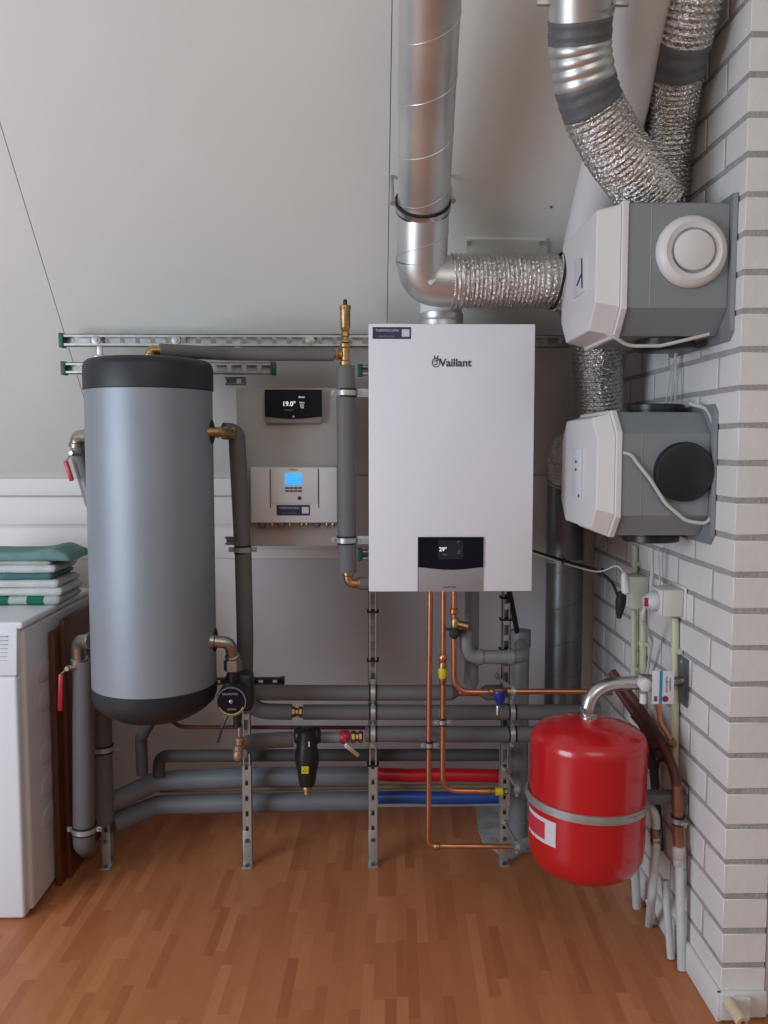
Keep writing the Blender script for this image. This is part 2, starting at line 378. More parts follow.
# ================================================================ BACK BOARD WITH CONTROLLERS
BY = 2.578
a, b = P(236, 388, BY), P(341, 546, BY)
tag(MB().box((a.x, BY, b.z), (b.x, BY + .016, a.z), .0015).build('backing_board', 'board'), 'beige mounting board between the tank and the boiler, carrying two controllers', 'board')
def screen_unit(x0, y0, x1, y1, Yf, Yb, parent, nm):
    """black glass panel with curved lower edge over a silver strip"""
    a, b = P(x0, y0, Yf), P(x1, y1, Yf); n = 14; w = b.x - a.x; h = a.z - b.z
    return a, b, w, h
Yf = 2.548; a, b = P(264.5, 389.5, Yf), P(322, 423, Yf)
t = thing('heating_controller', 'black glass heating controller with silver lower edge on the upper part of the beige board', 'controller', ((a.x + b.x) / 2, Yf + .015, b.z))
MB().box((a.x + .001, Yf + .006, b.z), (b.x - .001, BY - .0008, a.z - .002), .003).build('housing', 'silver', t)
def curved_panel(a, b, Y0, Y1, zc, sag, name, matl, parent):
    n = 16; pts = [V((a.x, Y0, a.z)), V((a.x, Y0, zc))]
    for k in range(1, n): s = k / n; pts.append(V((a.x + (b.x - a.x) * s, Y0, zc - sag * math.sin(PI * s) ** 1.3)))
    pts += [V((b.x, Y0, zc)), V((b.x, Y0, a.z))]
    return MB().prism(pts, (0, Y1 - Y0, 0)).build(name, matl, parent)
zc = P(290, 416.5, Yf).z
g = curved_panel(a, b, Yf, Yf + .005, zc, .007, 'glass_front', 'gloss', t)
text('temperature_reading', '19.0°', P(289, 404, Yf - .0006), .019, 'led', g, bold=.0004)
text('menu_lettering', 'Auto', P(301.5, 397, Yf - .0006), .009, 'led', g)
text('menu_lettering', 'Menu\nInfo\nTijd', P(302, 405, Yf - .0006), .007, 'led', g)
text('status_lettering', 'Heating 20', P(289, 410, Yf - .0006), .006, 'silver', g)
MB().lathe(P(293.5, 416.5, Yf), (0, -1, 0), [(.003, 0), (.003, .0006)], 14).build('status_light', 'paper', g)
# lower control box
Yc = 2.52; a, b = P(250, 467, Yc), P(337.5, 523, Yc)
t = thing('control_box', 'white heat pump control box with lit blue display at the bottom of the beige board', 'control box', ((a.x + b.x) / 2, Yc + .03, b.z))
MB().box((a.x, Yc, b.z), (b.x, BY - .0008, a.z), .006).build('housing', 'plast', t)
c0, c1 = P(271, 468, Yc), P(318, 503, Yc)
d = MB().box((c0.x, Yc - .004, c1.z), (c1.x, Yc - .0002, c0.z), .0015).build('door_panel', 'plast', t)
for px in (270, 318.6):
    q0, q1 = P(px, 469, Yc), P(px, 508, Yc); MB().box((q0.x - .0012, Yc - .001, q1.z), (q0.x + .0012, Yc - .0001, q0.z)).build('panel_gap', 'ink', t)
q0, q1 = P(285, 473, Yc - .004), P(302, 485, Yc - .004)
MB().box((q0.x, Yc - .0065, q1.z), (q1.x, Yc - .0042, q0.z), .0006).build('display', 'lcd', t)
for row in (488, 491):
    for k in range(4):
        q = P(287 + k * 4.3, row, Yc - .005); MB().box((q.x - .0055, Yc - .0065, q.z - .0022), (q.x + .0055, Yc - .0042, q.z + .0022), .0006).build('button', 'ink', t)
MB().lathe(P(299.5, 498, Yc - .0042), (0, -1, 0), [(.0055, 0), (.0055, .003), (.004, .004)], 16).build('knob', 'ink', t)
def sticker(parent, x0, y0, x1, y1, Y, sz):
    a, b = P(x0, y0, Y), P(x1, y1, Y)
    s = MB().box((a.x, Y, b.z), (b.x, Y + .0004, a.z)).build('company_sticker', 'navy', parent); w = b.x - a.x
    s['label'] = 'small navy installer sticker'
    text('lettering', 'THERMOCLIMA', V((a.x + w * .38, Y - .0003, a.z - (a.z - b.z) * .30)), sz, 'paper', s, ext=.0001)
    text('lettering', 'www.thermoclima.nl', V((a.x + w * .38, Y - .0003, a.z - (a.z - b.z) * .76)), sz * .55, 'silver', s, ext=.0001)
    MB().box((b.x - w * .24, Y - .0003, b.z + .006), (b.x - w * .04, Y, a.z - .006)).build('white_square', 'paper', s)
sticker(t, 276.5, 505, 310, 515.5, Yc - .0006, .0085)
text('brand_lettering', 'Vaillant', P(293, 469.6, Yc - .0045), .009, 'ink', t, ext=.0002)
for px, r in ((262, .012), (272, .007), (281, .013), (290, .007), (302, .007), (307, .007), (317, .012), (327, .007), (333, .007)):
    q = P(px, 523, Yc + .02); q.z = b.z
    MB().lathe(q + V((0, 0, .002)), (0, 0, -1), [(r * .8, 0), (r, .004), (r, .010), (r * .7, .016)], 14).build('cable_gland', 'nickel' if r < .01 else 'tape', t)

# ================================================================ BOILER
B0 = 2.26; B1 = 2.54; a, b = P(368.5, 323.5, B0), P(532, 591.5, B0)
t = thing('boiler', 'large white wall-hung gas boiler with dark control display at its bottom centre', 'boiler', ((a.x + b.x) / 2, (B0 + B1) / 2, b.z))
MB().box((a.x, B0, b.z), (b.x, B0 + .03, a.z), .004).build('front_cover', 'white', t)
MB().box((a.x + .003, B0 + .0305, b.z + .003), (b.x - .003, B1, a.z - .002), .003).build('casing', 'plast', t)
c0, c1 = P(418.5, 537, B0), P(483, 591.5, B0)
s = MB().box((c0.x, B0 - .0025, c1.z), (c1.x, B0 - .0003, P(420, 560, B0).z), .0008).build('control_panel', 'silver', t)
MB().box((c0.x - .002, B0 - .0008, c1.z), (c0.x - .0003, B0 - .0002, c0.z)).build('panel_gap', 'ink', t)
g = curved_panel(c0, c1, B0 - .004, B0 - .0003, P(450, 567, B0).z, .007, 'display_glass', 'gloss', t)
q0, q1 = P(438, 540, B0), P(463, 559, B0)
MB().box((q0.x, B0 - .0046, q1.z), (q1.x, B0 - .0041, q0.z)).build('screen', 'scr', g)
text('temperature_reading', '29°', P(443, 549.5, B0 - .005), .015, 'led', g, bold=.0003, ext=.0002)
text('menu_lettering', 'Water', P(445, 554.5, B0 - .005), .005, 'silver', g, ext=.0002)
text('menu_lettering', '21°', P(458.5, 542, B0 - .005), .006, 'silver', g, ext=.0002)
text('menu_lettering', '1.6\nbar', P(459, 552, B0 - .005), .006, 'silver', g, ext=.0002)
text('model_lettering', 'ecoTEC plus', P(450, 587, B0 - .0032), .0065, 'ink', s, ext=.0002)
lg = text('brand_lettering', 'Vaillant', P(455.5, 363, B0 - .0008), .0285, 'ink', t, bold=.0006)
c = P(436, 362.5, B0 - .0008); em = MB(); n = 28
pts = [c + V((math.cos(2 * PI * k / n) * .0098, 0, math.sin(2 * PI * k / n) * .0118)) for k in range(n)] ; pts.append(pts[0])
em.sweep(pts, .0011, 6)
for dx, dz, L in ((-.004, .012, .008), (.004, .012, .008)): em.sweep([c + V((dx * .6, 0, dz - .004)), c + V((dx * 1.3, 0, dz + L - .002))], .0016, 6)
for ptl in (((-.005, .002), (0, .006), (.004, .001), (0, -.006), (-.004, -.004)), ((.001, .003), (.005, .007))): em.sweep([c + V((x, 0, z)) for x, z in ptl], .0012, 6)
em.build('brand_emblem', 'ink', t)
sticker(t, 372.5, 327, 411, 339, B0 - .0006, .0088)
# flue above the boiler
fp = P(441, 318, 2.40); t = thing('flue_pipe', 'short white flue with silver collar rising behind the top of the boiler', 'flue pipe', (fp.x, 2.40, a.z))
zt = P(441, 284, 2.36).z
MB().lathe((fp.x, 2.40, a.z - .004), (0, 0, 1), [(.062, 0), (.062, .028), (.060, .030), (.062, .033), (.062, .050), (.058, .052)], 32).build('collar', 'steel', t)
MB().lathe((fp.x, 2.40, a.z + .048), (0, 0, 1), [(.058, 0), (.058, .06)], 32).build('pipe', 'plast', t)

# ================================================================ TANK
TC = V(((152 - 370) / 850 * 2.33, 2.33, 0)); R = .168; TZ0, TZ1 = .575, 1.553; ZB0, ZB1 = .670, 1.470
t = thing('water_tank', 'tall grey cylindrical hot water tank with black top and bottom caps', 'water tank', (TC.x, TC.y, TZ0))
m = MB().lathe((TC.x, TC.y, ZB0), (0, 0, 1), [(R, 0), (R, (ZB1 - ZB0) * .5), (R, ZB1 - ZB0)], 64); m.build('jacket', 'tank', t)
h = TZ1 - ZB1
MB().lathe((TC.x, TC.y, ZB1), (0, 0, 1), [(R, .0005), (R + .003, .002), (R + .003, h - .022), (R - .001, h - .010), (R - .010, h - .003), (R - .024, h)], 64).build('top_cap', 'cap', t)
h = ZB0 - TZ0
MB().lathe((TC.x, TC.y, ZB0), (0, 0, -1), [(R, .0005), (R + .002, .002), (R + .001, .030), (R - .006, .050), (R - .026, .068), (R - .06, h - .006), (R - .09, h)], 64).build('bottom_cap', 'cap', t)
for px, py in ((214, 432), (216, 640)):
    q = P(px, py, 2.33); ang = V((math.cos(.02), math.sin(.02), 0)); o = TC + ang * (R - .003); o.z = q.z
    MB().lathe(o, ang, [(.034, -.012), (.033, .004), (.026, .006), (.024, .007)], 28).build('port_collar', 'rubber', t)
# ---- top connection: brass elbow, horizontal insulated pipe, brass tee, vent, vertical insulated pipe
YT = 2.42
e0 = P(150, 356, 2.31); e0.y = 2.31; e0.z = TZ1 - .002
p1 = P(150, 350.5, 2.42)
t = thing('insulated_pipe', 'grey insulated pipe running level from the tank top to the brass air vent', 'pipe', (e0.x, 2.42, TZ1), 'grey insulated pipes')
zH = P(250, 354.5, YT).z
elbow(t, [(e0.x, 2.31, TZ1 + .001), (e0.x, 2.31, zH), (P(166, 354, 2.33).x, 2.325, zH)], .013, R=.012)
xa, xb = P(161, 354, YT).x, P(334, 354, YT).x
MB().tube([(P(160, 354, 2.32).x, 2.318, zH), (P(230, 354, 2.40).x, 2.40, zH - .001), (xb, YT, zH)], .0185).build('insulation', 'foam', t)
xv = P(345.5, 400, YT).x
t = thing('air_vent', 'tall brass automatic air vent with black cap on a brass tee beside the boiler', 'air vent', (xv, YT, P(346, 365, YT).z))
z = lambda y: P(346, y, YT).z
m = MB().lathe((xv, YT, z(366)), (0, 0, 1), [(.013, 0), (.016, .002), (.016, .012), (.012, .015), (.012, z(344) - z(366) - .012), (.015, z(344) - z(366) - .009), (.015, z(344) - z(366)), (.010, z(344) - z(366) + .002)], 20)
m.cyl((xb - .001, YT, zH), (xv - .008, YT, zH), .013, 16); m.lathe((xb + .003, YT, zH), (1, 0, 0), [(.015, 0), (.0165, .002), (.0165, .010), (.013, .012)], 6)
m.build('tee', 'brass', t)
m = MB().lathe((xv, YT, z(343)), (0, 0, 1), [(.009, 0), (.012, .002), (.012, .008), (.008, .010), (.008, .016), (.012, .019), (.012, .028), (.010, .032), (.0125, .036)], 6)
m.build('check_valve', 'brass', t)
hh = z(307) - z(328)
MB().lathe((xv, YT, z(330)), (0, 0, 1), [(.010, 0), (.014, .006), (.0145, hh), (.0165, hh + .001), (.0165, hh + .008), (.012, hh + .011)], 24).build('float_chamber', 'brass', t)
MB().lathe((xv, YT, z(306)), (0, 0, 1), [(.005, 0), (.006, .002), (.006, .014), (.004, .018)], 14).build('vent_cap', 'black', t)
t = thing('insulated_pipe', 'grey insulated vertical pipe hugging the left edge of the boiler', 'pipe', (xv, YT, z(590)), 'grey insulated pipes')
MB().tube([(xv, YT, z(366)), (xv + .001, YT, z(460)), (P(347.5, 572, YT).x, YT, z(572))], .0262, seg=20).build('insulation', 'foam', t)
x2 = P(348, 572, YT).x
elbow(t, [(x2, YT, z(571)), (x2, YT, z(583.5)), (P(362, 583, YT).x, YT, z(583.5))], .013, R=.02)
MB().tube([(P(360, 583, YT).x, YT, z(583.5)), (P(369.5, 583, YT).x, YT, z(583.5))], .019).build('insulation_stub', 'foam', t)
for cy_ in (393, 540):
    c = V((P(346.5, cy_, YT).x, YT, z(cy_))); clamp(t, c, (0, 0, 1), .0255, (1, 0, 0), back=.05)
    MB().box((c.x + .030, YT - .006, c.z - .012), (c.x + .066, YT - .002, c.z + .012), .001).build('clamp_bracket', 'zinc', t)
# ---- right-hand upper connection from the tank, down and into the second horizontal run
YR = 2.45; YB = 2.555
o = P(212, 432, 2.31)
t = thing('insulated_pipe', 'grey insulated pipe dropping from the upper brass outlet of the tank and turning right', 'pipe', (P(243, 600, YR).x, YR, P(243, 715, YR).z), 'grey insulated pipes')
z = lambda y: P(243, y, YR).z
zb = P(300, 712, YB).z; x = lambda px, yy=YR: P(px, 550, yy).x
a0 = V((TC.x + R * .97 - .008, 2.30, z(433)))
m = MB().tube([a0, V((x(222, 2.3), 2.31, z(433))), V((x(236), YR - .03, z(433)))], .0125, R=.02)
for f_ in (.35, .62, .9):
    q = a0.lerp(V((x(236), YR - .03, z(433))), f_); m.lathe(q, V((1, .5, 0)), [(.015, 0), (.0175, .003), (.0175, .010), (.013, .013)], 6)
m.build('brass_fitting', 'brass', t)
MB().tube([(x(226), YR - .02, z(431)), (x(238), YR, z(432)), (x(240), YR, z(480)), (x(242.5), YR, z(548))], .024, R=.055, seg=20).build('insulation', 'foam', t)
MB().tube([(x(243), YR, z(551)), (x(244), YR, z(640)), (P(245, 700, 2.50).x, 2.50, P(245, 680, 2.5).z), (P(250, 712, YB).x, YB, zb + .004), (P(292, 713, YB).x, YB, zb)], .0245, R=.09, seg=20).build('insulation', 'foam', t)
clamp(t, (x(242.8), YR, z(549.5)), (0, 0, 1), .0225, (1, 0, 0), back=.1)
m = MB().lathe((P(291, 713, YB).x, YB, zb), (1, 0, 0), [(.014, 0), (.018, .003), (.018, .012), (.013, .015), (.013, .022), (.018, .026), (.018, .034), (.014, .038)], 8)
m.build('coupling', 'brass', t)
yR = 2.555
def hpipe(x0, x1, y0, Y, r, label, matl='foam', y1=None, clamps=(), group='grey insulated pipes', name='insulated_pipe', part='insulation'):
    a = P(x0, y0, Y); b = P(x1, y1 or y0, Y)
    t = thing(name, label, 'pipe', ((a.x + b.x) / 2, Y, a.z), group)
    MB().tube([a, (a + b) / 2 + V((0, 0, -.0012)), b], r, seg=20).build(part, matl, t)
    for c in clamps: 
        cc = P(c, y0, Y); clamp(t, (cc.x, Y, cc.z), (1, 0, 0), r - .001, (0, 0, 1), back=.03)
    return t
tB = hpipe(303, 600, 712, YB, .0232, 'grey insulated level pipe starting right of the brass coupling, middle of the upper three runs', clamps=(373, 512))
tA = hpipe(251, 452, 692.5, YB, .0238, 'grey insulated level pipe, topmost of the horizontal runs below the boiler', clamps=(373,))
a = P(452, 692.5, YB)
MB().lathe((a.x, YB, a.z), (1, 0, 0), [(.0238, -.002), (.012, .020)], 20).build('tapered_end', 'foam', tA)
q0, q1 = P(455, 692.5, YB), P(486, 692.5, YB); qc = P(471.5, 692.5, YB)
m = MB().cyl(q0, q1, .011, 16); m.cyl(qc, qc + V((0, -.02, .03)), .012, 16); m.build('copper_tee', 'copper', tA)
hp = P(483, 692.5, YB); m = MB().lathe((hp.x, YB, hp.z), (1, 0, 0), [(.012, -.010), (.0238, .008), (.0238, .060)], 20); m.build('insulation', 'foam', tA)
# third horizontal run with pump outlet, separator and valve
zC = P(300, 737, YB).z
t = thing('insulated_pipe', 'grey insulated level pipe leading from the brass pump valve to the black dirt separator', 'pipe', (P(270, 737, YB).x, YB, zC), 'grey insulated pipes')
MB().tube([P(240, 752, 2.42), P(249, 742, 2.47), (P(268, 737, YB).x, YB - .03, zC), (P(294, 737, YB).x, YB - .02, zC)], .0235, R=.08, seg=20).build('insulation', 'foam', t)
tC = hpipe(317, 345, 737, YB, .0175, 'short bare grey coupling pipe between the dirt separator and the red valve', 'pvc', group='short pipe pieces by the separator')
hpipe(365, 545, 734, YB, .0242, 'grey insulated level pipe right of the red valve, lowest of the upper three runs', clamps=(373, 512))
# ball valve with red body
va = P(341, 737, YB - .004); t = thing('ball_valve', 'red ball valve with chrome lever right of the black separator', 'valve', va, 'ball valves in the pipework')
MB().lathe(va + V((-.002, 0, 0)), (1, 0, 0), [(.018, 0), (.021, .004), (.021, .020), (.018, .026), (.016, .030)], 18).build('body', 'redp', t)
MB().lathe(va + V((.030, 0, 0)), (1, 0, 0), [(.016, 0), (.020, .003), (.020, .012), (.015, .016), (.015, .022), (.020, .026), (.020, .034), (.014, .038)], 8).build('nut', 'brass', t)
lv = MB().cyl(va + V((.020, -.018, -.004)), va + V((.020, -.036, -.010)), .008, 12); lv.bar(va + V((.014, -.036, -.012)), va + V((.055, -.040, -.045)), .012, .005, (0, -1, 0), .001); lv.build('lever', 'chrome', t)
# black dirt separator
sc = P(307, 760, 2.50); z = lambda y: P(307, y, 2.50).z
t = thing('dirt_separator', 'black magnetic dirt separator with yellow square label hanging in the pipe run', 'separator', (sc.x, 2.50, z(795)))
k = 2.5 / 850
MB().lathe((sc.x, 2.50, z(785)), (0, 0, 1), [(7.5 * k, 0), (8.5 * k, 3 * k), (10 * k, 14 * k), (12 * k, 24 * k), (12.5 * k, 30 * k), (10.5 * k, 42 * k), (9.5 * k, 48 * k), (9 * k, 57 * k), (5 * k, 60 * k)], 24).build('body', 'black', t)
m = MB().lathe((sc.x - 13.5 * k, 2.525, z(738)), (1, 0, 0), [(7 * k, 0), (9 * k, 2 * k), (9.5 * k, 5 * k), (7.5 * k, 13 * k), (9.5 * k, 22 * k), (9 * k, 25 * k), (7 * k, 27 * k)], 20); m.build('side_housing', 'black', t)
MB().lathe((sc.x, 2.50, z(786)), (0, 0, -1), [(.011, -.004), (.014, 0), (.014, .012), (.011, .014), (.011, .024), (.008, .026)], 8).build('drain_plug', 'brass', t)
MB().lathe((sc.x, 2.50, z(731)), (0, 0, 1), [(.010, -.008), (.012, 0), (.012, .006), (.006, .010)], 8).build('top_plug', 'brass', t)
q = P(305, 770, 2.462); sq = MB().box((q.x - .0105, 2.4615, q.z - .011), (q.x + .0105, 2.4635, q.z + .011)).build('label', 'yellow', t); sq['label'] = 'yellow square warning label'
tr = MB(); tp = [q + V((-.006, -.001, -.005)), q + V((.006, -.001, -.005)), q + V((0, -.001, .006)), q + V((-.006, -.001, -.005))]; tr.sweep(tp, .0007, 5); tr.build('triangle_symbol', 'ink', sq)
q = P(309, 744, 2.466); MB().box((q.x - .002, 2.466, q.z - .008), (q.x + .002, 2.472, q.z + .006)).build('indicator', 'paper', t)

# ---- pump group
YP = 2.33
el = [(TC.x + R - .012, 2.30, P(216, 641, 2.3).z), (P(231, 641, YP).x, 2.31, P(229, 641, YP).z), (P(233, 660, YP).x, 2.33, P(230, 659, YP).z)]
t = thing('union_elbow', 'dull steel elbow with hexagonal union nut between the tank and the pump', 'pipe elbow', el[2])
elbow(t, el, .0165, 'nickel', R=.025)
q = V(el[2]); MB().hex(q + V((0, 0, -.002)), q + V((0, 0, -.034)), .026).build('union_nut', 'nickel', t)
MB().cyl(q + V((0, 0, -.034)), q + V((0, 0, -.062)), .017).build('stub', 'black', t)
pc = P(231, 702, 2.265); kk = 2.265 / 850
t = thing('circulation_pump', 'round black circulation pump with silver-rimmed dial beside the tank bottom', 'pump', (pc.x, 2.33, P(231, 728, 2.33).z))
MB().lathe(pc + V((0, .004, 0)), (0, 1, 0), [(.030, 0), (.0395, .003), (.042, .010), (.043, .05), (.036, .075)], 40).build('motor_housing', 'black', t)
f = MB().lathe(pc + V((0, .0045, 0)), (0, -1, 0), [(.0365, 0), (.036, .002)], 40).build('dial', 'gloss', t)
rg = MB().band(pc + V((0, .003, 0)), (0, 1, 0), .0375, .0405, .005, 40).build('dial_rim', 'tape', t)
ya = MB(); ya.sweep([pc + V((math.cos(s) * .035, .0015, math.sin(s) * .035)) for s in [math.radians(205 + 130 * i / 20) for i in range(21)]], .0011, 6); ya.build('dial_arc', 'yellow', f)
MB().lathe(pc + V((0, .0028, 0)), (0, -1, 0), [(.006, 0), (.0055, .003), (.003, .004)], 18).build('button', 'nickel', f)
text('dial_lettering', 'GRUNDFOS', pc + V((-.003, .002, .021)), .008, 'silver', f, ext=.0002)
text('dial_lettering', 'ALPHA', pc + V((.001, .002, -.021)), .008, 'silver', f, ext=.0002)
MB().box((pc.x - .030, 2.335, pc.z - .052), (pc.x + .046, 2.40, pc.z + .056), .012).build('volute', 'cap', t)
m = MB().lathe((pc.x + .006, 2.33, pc.z - .045), (0, 0, -1), [(.013, 0), (.014, .010), (.011, .030), (.012, .046)], 14); pl = m.build('power_plug', 'black', t)
MB().tube([pc + V((-.012, .03, -.040)), pc + V((-.030, .03, -.080)), pc + V((-.044, .035, -.125))], .0034, R=.05, seg=8).build('power_cord', 'black', t)
q = P(238, 748, 2.36); t = thing('drain_valve', 'tarnished brass angle valve below the round pump', 'valve', q + V((0, 0, -.03)), 'ball valves in the pipework')
MB().lathe(q + V((-.002, 0, -.036)), (.12, 0, 1), [(.007, 0), (.012, .004), (.0145, .014), (.013, .026), (.010, .030), (.0135, .032), (.0135, .044), (.009, .047), (.009, .056), (.0125, .058), (.0125, .066), (.007, .070)], 8).build('body', 'tanbrass', t)
MB().cyl(q + V((.004, .005, .02)), q + V((.006, .005, .065)), .008).build('stem', 'nickel', t)
MB().cyl(q + V((0, .005, -.004)), q + V((.018, .04, .004)), .012, 12).build('outlet', 'tanbrass', t)

# ---- dark run behind and lowest fat runs
YD = 2.685
t = thing('insulated_pipe', 'thin dark insulated level pipe behind the posts, bending down at its left end', 'pipe', P(300, 755, YD), 'grey insulated pipes')
MB().tube([P(159, 776, YD), P(159, 756, YD), P(330, 755, YD), P(503, 755, YD)], .0195, R=.05, seg=16).build('insulation', 'foamd', t)
t = thing('copper_pipe', 'thin dark red pipe crossing behind the pump above the dark insulated run', 'pipe', P(300, 727, 2.66), 'copper pipes')
MB().tube([P(168, 718, 2.60), P(180, 727, 2.66), P(300, 727.5, 2.66), P(500, 728, 2.66)], .0065, R=.04, seg=10).build('pipe', 'copperd', t)
YE = 2.705
vA = [P(101, 690, 2.56), P(102, 795, 2.56)]
t = thing('insulated_pipe', 'fat grey pipe run rising behind the tank bottom, upper of the two lowest runs', 'pipe', P(155, 782, YE), 'grey insulated pipes')
MB().tube([P(370, 776, YE), P(255, 777, YE), P(157, 781, YE), P(104, 806, 2.60)], .0315, R=.06, seg=22).build('insulation', 'foamb', t)
MB().tube([P(101, 700, 2.555), P(103, 822, 2.555)], .031, seg=22).build('insulation', 'foam', t)
clamp(t, P(103, 748, 2.555), (0, 0, 1), .030, (1, 0, 0), back=.02)
t = thing('insulated_pipe', 'fat grey pipe run nearest the floor, turning up left of the tank', 'pipe', P(155, 802, YE), 'grey insulated pipes')
MB().tube([P(370, 801, YE), P(255, 802.5, YE), P(157, 805, YE), P(112, 824, 2.60)], .0310, R=.06, seg=22).build('insulation', 'foamb', t)
MB().tube([P(83.5, 660, 2.45), P(84, 843, 2.45), P(88, 848, 2.60)], .0315, R=.04, seg=22).build('insulation', 'foam', t)
clamp(t, P(84.5, 829, 2.45), (0, 0, 1), .0325, (1, 0, 0), back=.05)
hp = [P(92, 641, 2.40), P(78.5, 641, 2.43), P(79, 662, 2.445)]
t = thing('pipe_elbow', 'silver steel elbow left of the tank, above the fat vertical pipe', 'pipe elbow', hp[2])
elbow(t, hp, .0205, 'nickel', R=.03)
MB().lathe(P(80, 657, 2.45), (0, 0, -1), [(.019, -.004), (.023, 0), (.023, .022), (.019, .026)], 20).build('collar', 'nickel', t)
def lever(name, label, hub, pts, parentgroup='ball valves in the pipework'):
    t = thing(name, label, 'valve', hub, parentgroup)
    m = MB().hex(V(hub) + V((0, -.012, 0)), V(hub) + V((0, .012, 0)), .008); m.cyl(V(hub) + V((0, 0, 0)), V(hub) + V((.02, .012, 0)), .009, 12); m.sweep([hub, V(pts[0])], .003, 8); m.build('stem', 'nickel', t)
    MB().bar(pts[0], pts[1], .0145, .007, (0, -1, 0), .003).build('lever', 'redp', t); return t
lever('ball_valve', 'ball valve with dark red lever in front of the brown board', P(68, 668, 2.415), [P(61, 674, 2.40), P(60, 711, 2.40)])
# upper-left connection
t = thing('insulated_pipe', 'grey pipe with silver elbow peeking out left of the upper tank', 'pipe', P(84, 510, 2.56), 'grey insulated pipes')
elbow(t, [P(90, 436, 2.53), P(77, 437, 2.55), P(77, 447, 2.555)], .020, 'nickel', R=.03)
MB().tube([P(78, 447, 2.555), P(79, 459, 2.555), P(93, 505, 2.555)], .0215, R=.03).build('insulation', 'pvc', t)
lever('ball_valve', 'ball valve with bright red lever left of the upper tank', P(72, 453, 2.52), [P(65.5, 461, 2.51), P(72, 481, 2.51)])
# pipe out of the tank bottom
t = thing('insulated_pipe', 'dark insulated pipe leaving the tank bottom and dropping to the lowest runs', 'pipe', P(142, 770, 2.52), 'grey insulated pipes')
MB().tube([(TC.x - .035, 2.38, .600), (TC.x - .030, 2.42, .545), P(141, 737, 2.58), P(142.5, 774, 2.60)], .0185, R=.035).build('insulation', 'foamd', t)
# red / blue / tan tubes
t = thing('red_tube', 'bright red corrugated heating tube low behind the copper pipes', 'pipe', P(440, 775, 2.70), 'coloured floor tubes')
MB().tube([P(378, 774, 2.70), P(410, 775.5, 2.70), P(440, 774.5, 2.70), P(503, 776, 2.70)], .0215, R=.5, seg=18).build('tube', 'redt', t)
t = thing('blue_tube', 'dark blue heating tube lying lowest behind the copper pipes', 'pipe', P(440, 797, 2.70), 'coloured floor tubes')
MB().tube([P(378, 797.5, 2.70), P(410, 797, 2.70), P(440, 798, 2.70), P(503, 797, 2.70)], .0205, R=.5, seg=18).build('tube', 'bluet', t)
t = thing('tan_tube', 'thin tan tube squeezed between the red tube and the blue tube', 'pipe', P(440, 786, 2.72), 'coloured floor tubes')
MB().tube([P(160, 790, 2.745), P(370, 787, 2.745), P(440, 786.5, 2.745), P(503, 786, 2.745)], .0085, R=.5, seg=12).build('tube', 'tan', t)

# ================================================================ COPPER UNDER THE BOILER
YC = 2.42; bz_ = P(450, 590, B0).z + .012
def cop(pts, r=.0078, R=.045): return MB().tube(pts, r, R=R, seg=14)
def top(px): q = P(px, 594, YC); return V((q.x, YC, bz_))
t = thing('copper_pipe', 'leftmost vertical copper pipe under the boiler, reaching lowest and turning right', 'pipe', P(429, 848, YC), 'copper pipes')
cop([top(430.5), P(429, 700, YC), P(428.5, 846, YC), P(512, 846.5, YC)], R=.02).build('pipe', 'copper', t)
MB().lathe(P(434, 846.3, YC), (1, 0, 0), [(.009, 0), (.0105, .002), (.0105, .016), (.009, .018)], 16).build('coupling', 'brass', t)
clamp(t, P(429.3, 745, YC), (0, 0, 1), .0075, (1, 0, 0), w=.012, back=.10)
t = thing('copper_pipe', 'copper pipe with yellow-tagged gas valve, middle of the three under the boiler', 'pipe', P(443, 790, YC), 'copper pipes')
cop([top(443.5), P(442.5, 790.5, YC), P(497, 791.5, YC)], R=.045).build('pipe', 'copper', t)
m = MB()
for px in (487, 491.5): m.lathe(P(px, 791.3, YC), (1, 0, 0), [(.009, 0), (.0115, .002), (.0115, .008), (.009, .010)], 14)
m.build('coupling', 'brass', t)
g = P(442.8, 659, YC - .002)
m = MB().lathe(g, (0, 0, -1), [(.010, -.012), (.013, -.006), (.012, .004), (.009, .008)], 16); m.build('union', 'copper', t)
gv = MB().lathe(g + V((0, 0, -.010)), (0, 0, -1), [(.010, 0), (.0125, .008), (.0125, .022), (.010, .036), (.0118, .048), (.010, .056), (.008, .066)], 16).build('gas_valve', 'brass', t)
MB().lathe(g + V((0, 0, -.026)), (0, 0, -1), [(.0128, 0), (.0136, .003), (.0132, .020), (.0105, .034), (.010, .036)], 16).build('yellow_sleeve', 'yellow', gv)
clamp(t, P(442.6, 722, YC), (0, 0, 1), .0075, (1, 0, 0), w=.012, back=.10)
t = thing('copper_pipe', 'rightmost copper pipe under the boiler, bending right towards the blue valve', 'pipe', P(454, 692, YC), 'copper pipes')
cop([top(454), P(454, 691.5, YC), P(488, 692, YC)], R=.06).build('pipe', 'copper', t)
m = MB().lathe(P(454, 608, YC), (0, 0, -1), [(.0085, 0), (.0125, .003), (.0125, .014), (.009, .018)], 14); m.build('union', 'copper', t)
t = thing('filling_valve', 'small brass filling valve with black knob on the copper pipe under the boiler', 'valve', P(454, 630, YC - .01), 'ball valves in the pipework')
q = P(455, 622, YC - .004)
MB().lathe(q + V((0, 0, .012)), (0, 0, -1), [(.010, 0), (.0125, .004), (.0125, .030), (.010, .036), (.013, .040), (.012, .055)], 14).build('body', 'brass', t)
MB().cyl(q + V((.005, 0, -.004)), q + V((.038, -.01, -.010)), .010, 12).build('side_outlet', 'brass', t)
MB().lathe(q + V((0, -.008, -.030)), (-.3, -1, 0), [(.011, 0), (.015, .004), (.015, .018), (.009, .022)], 12).build('knob', 'rubber', t)
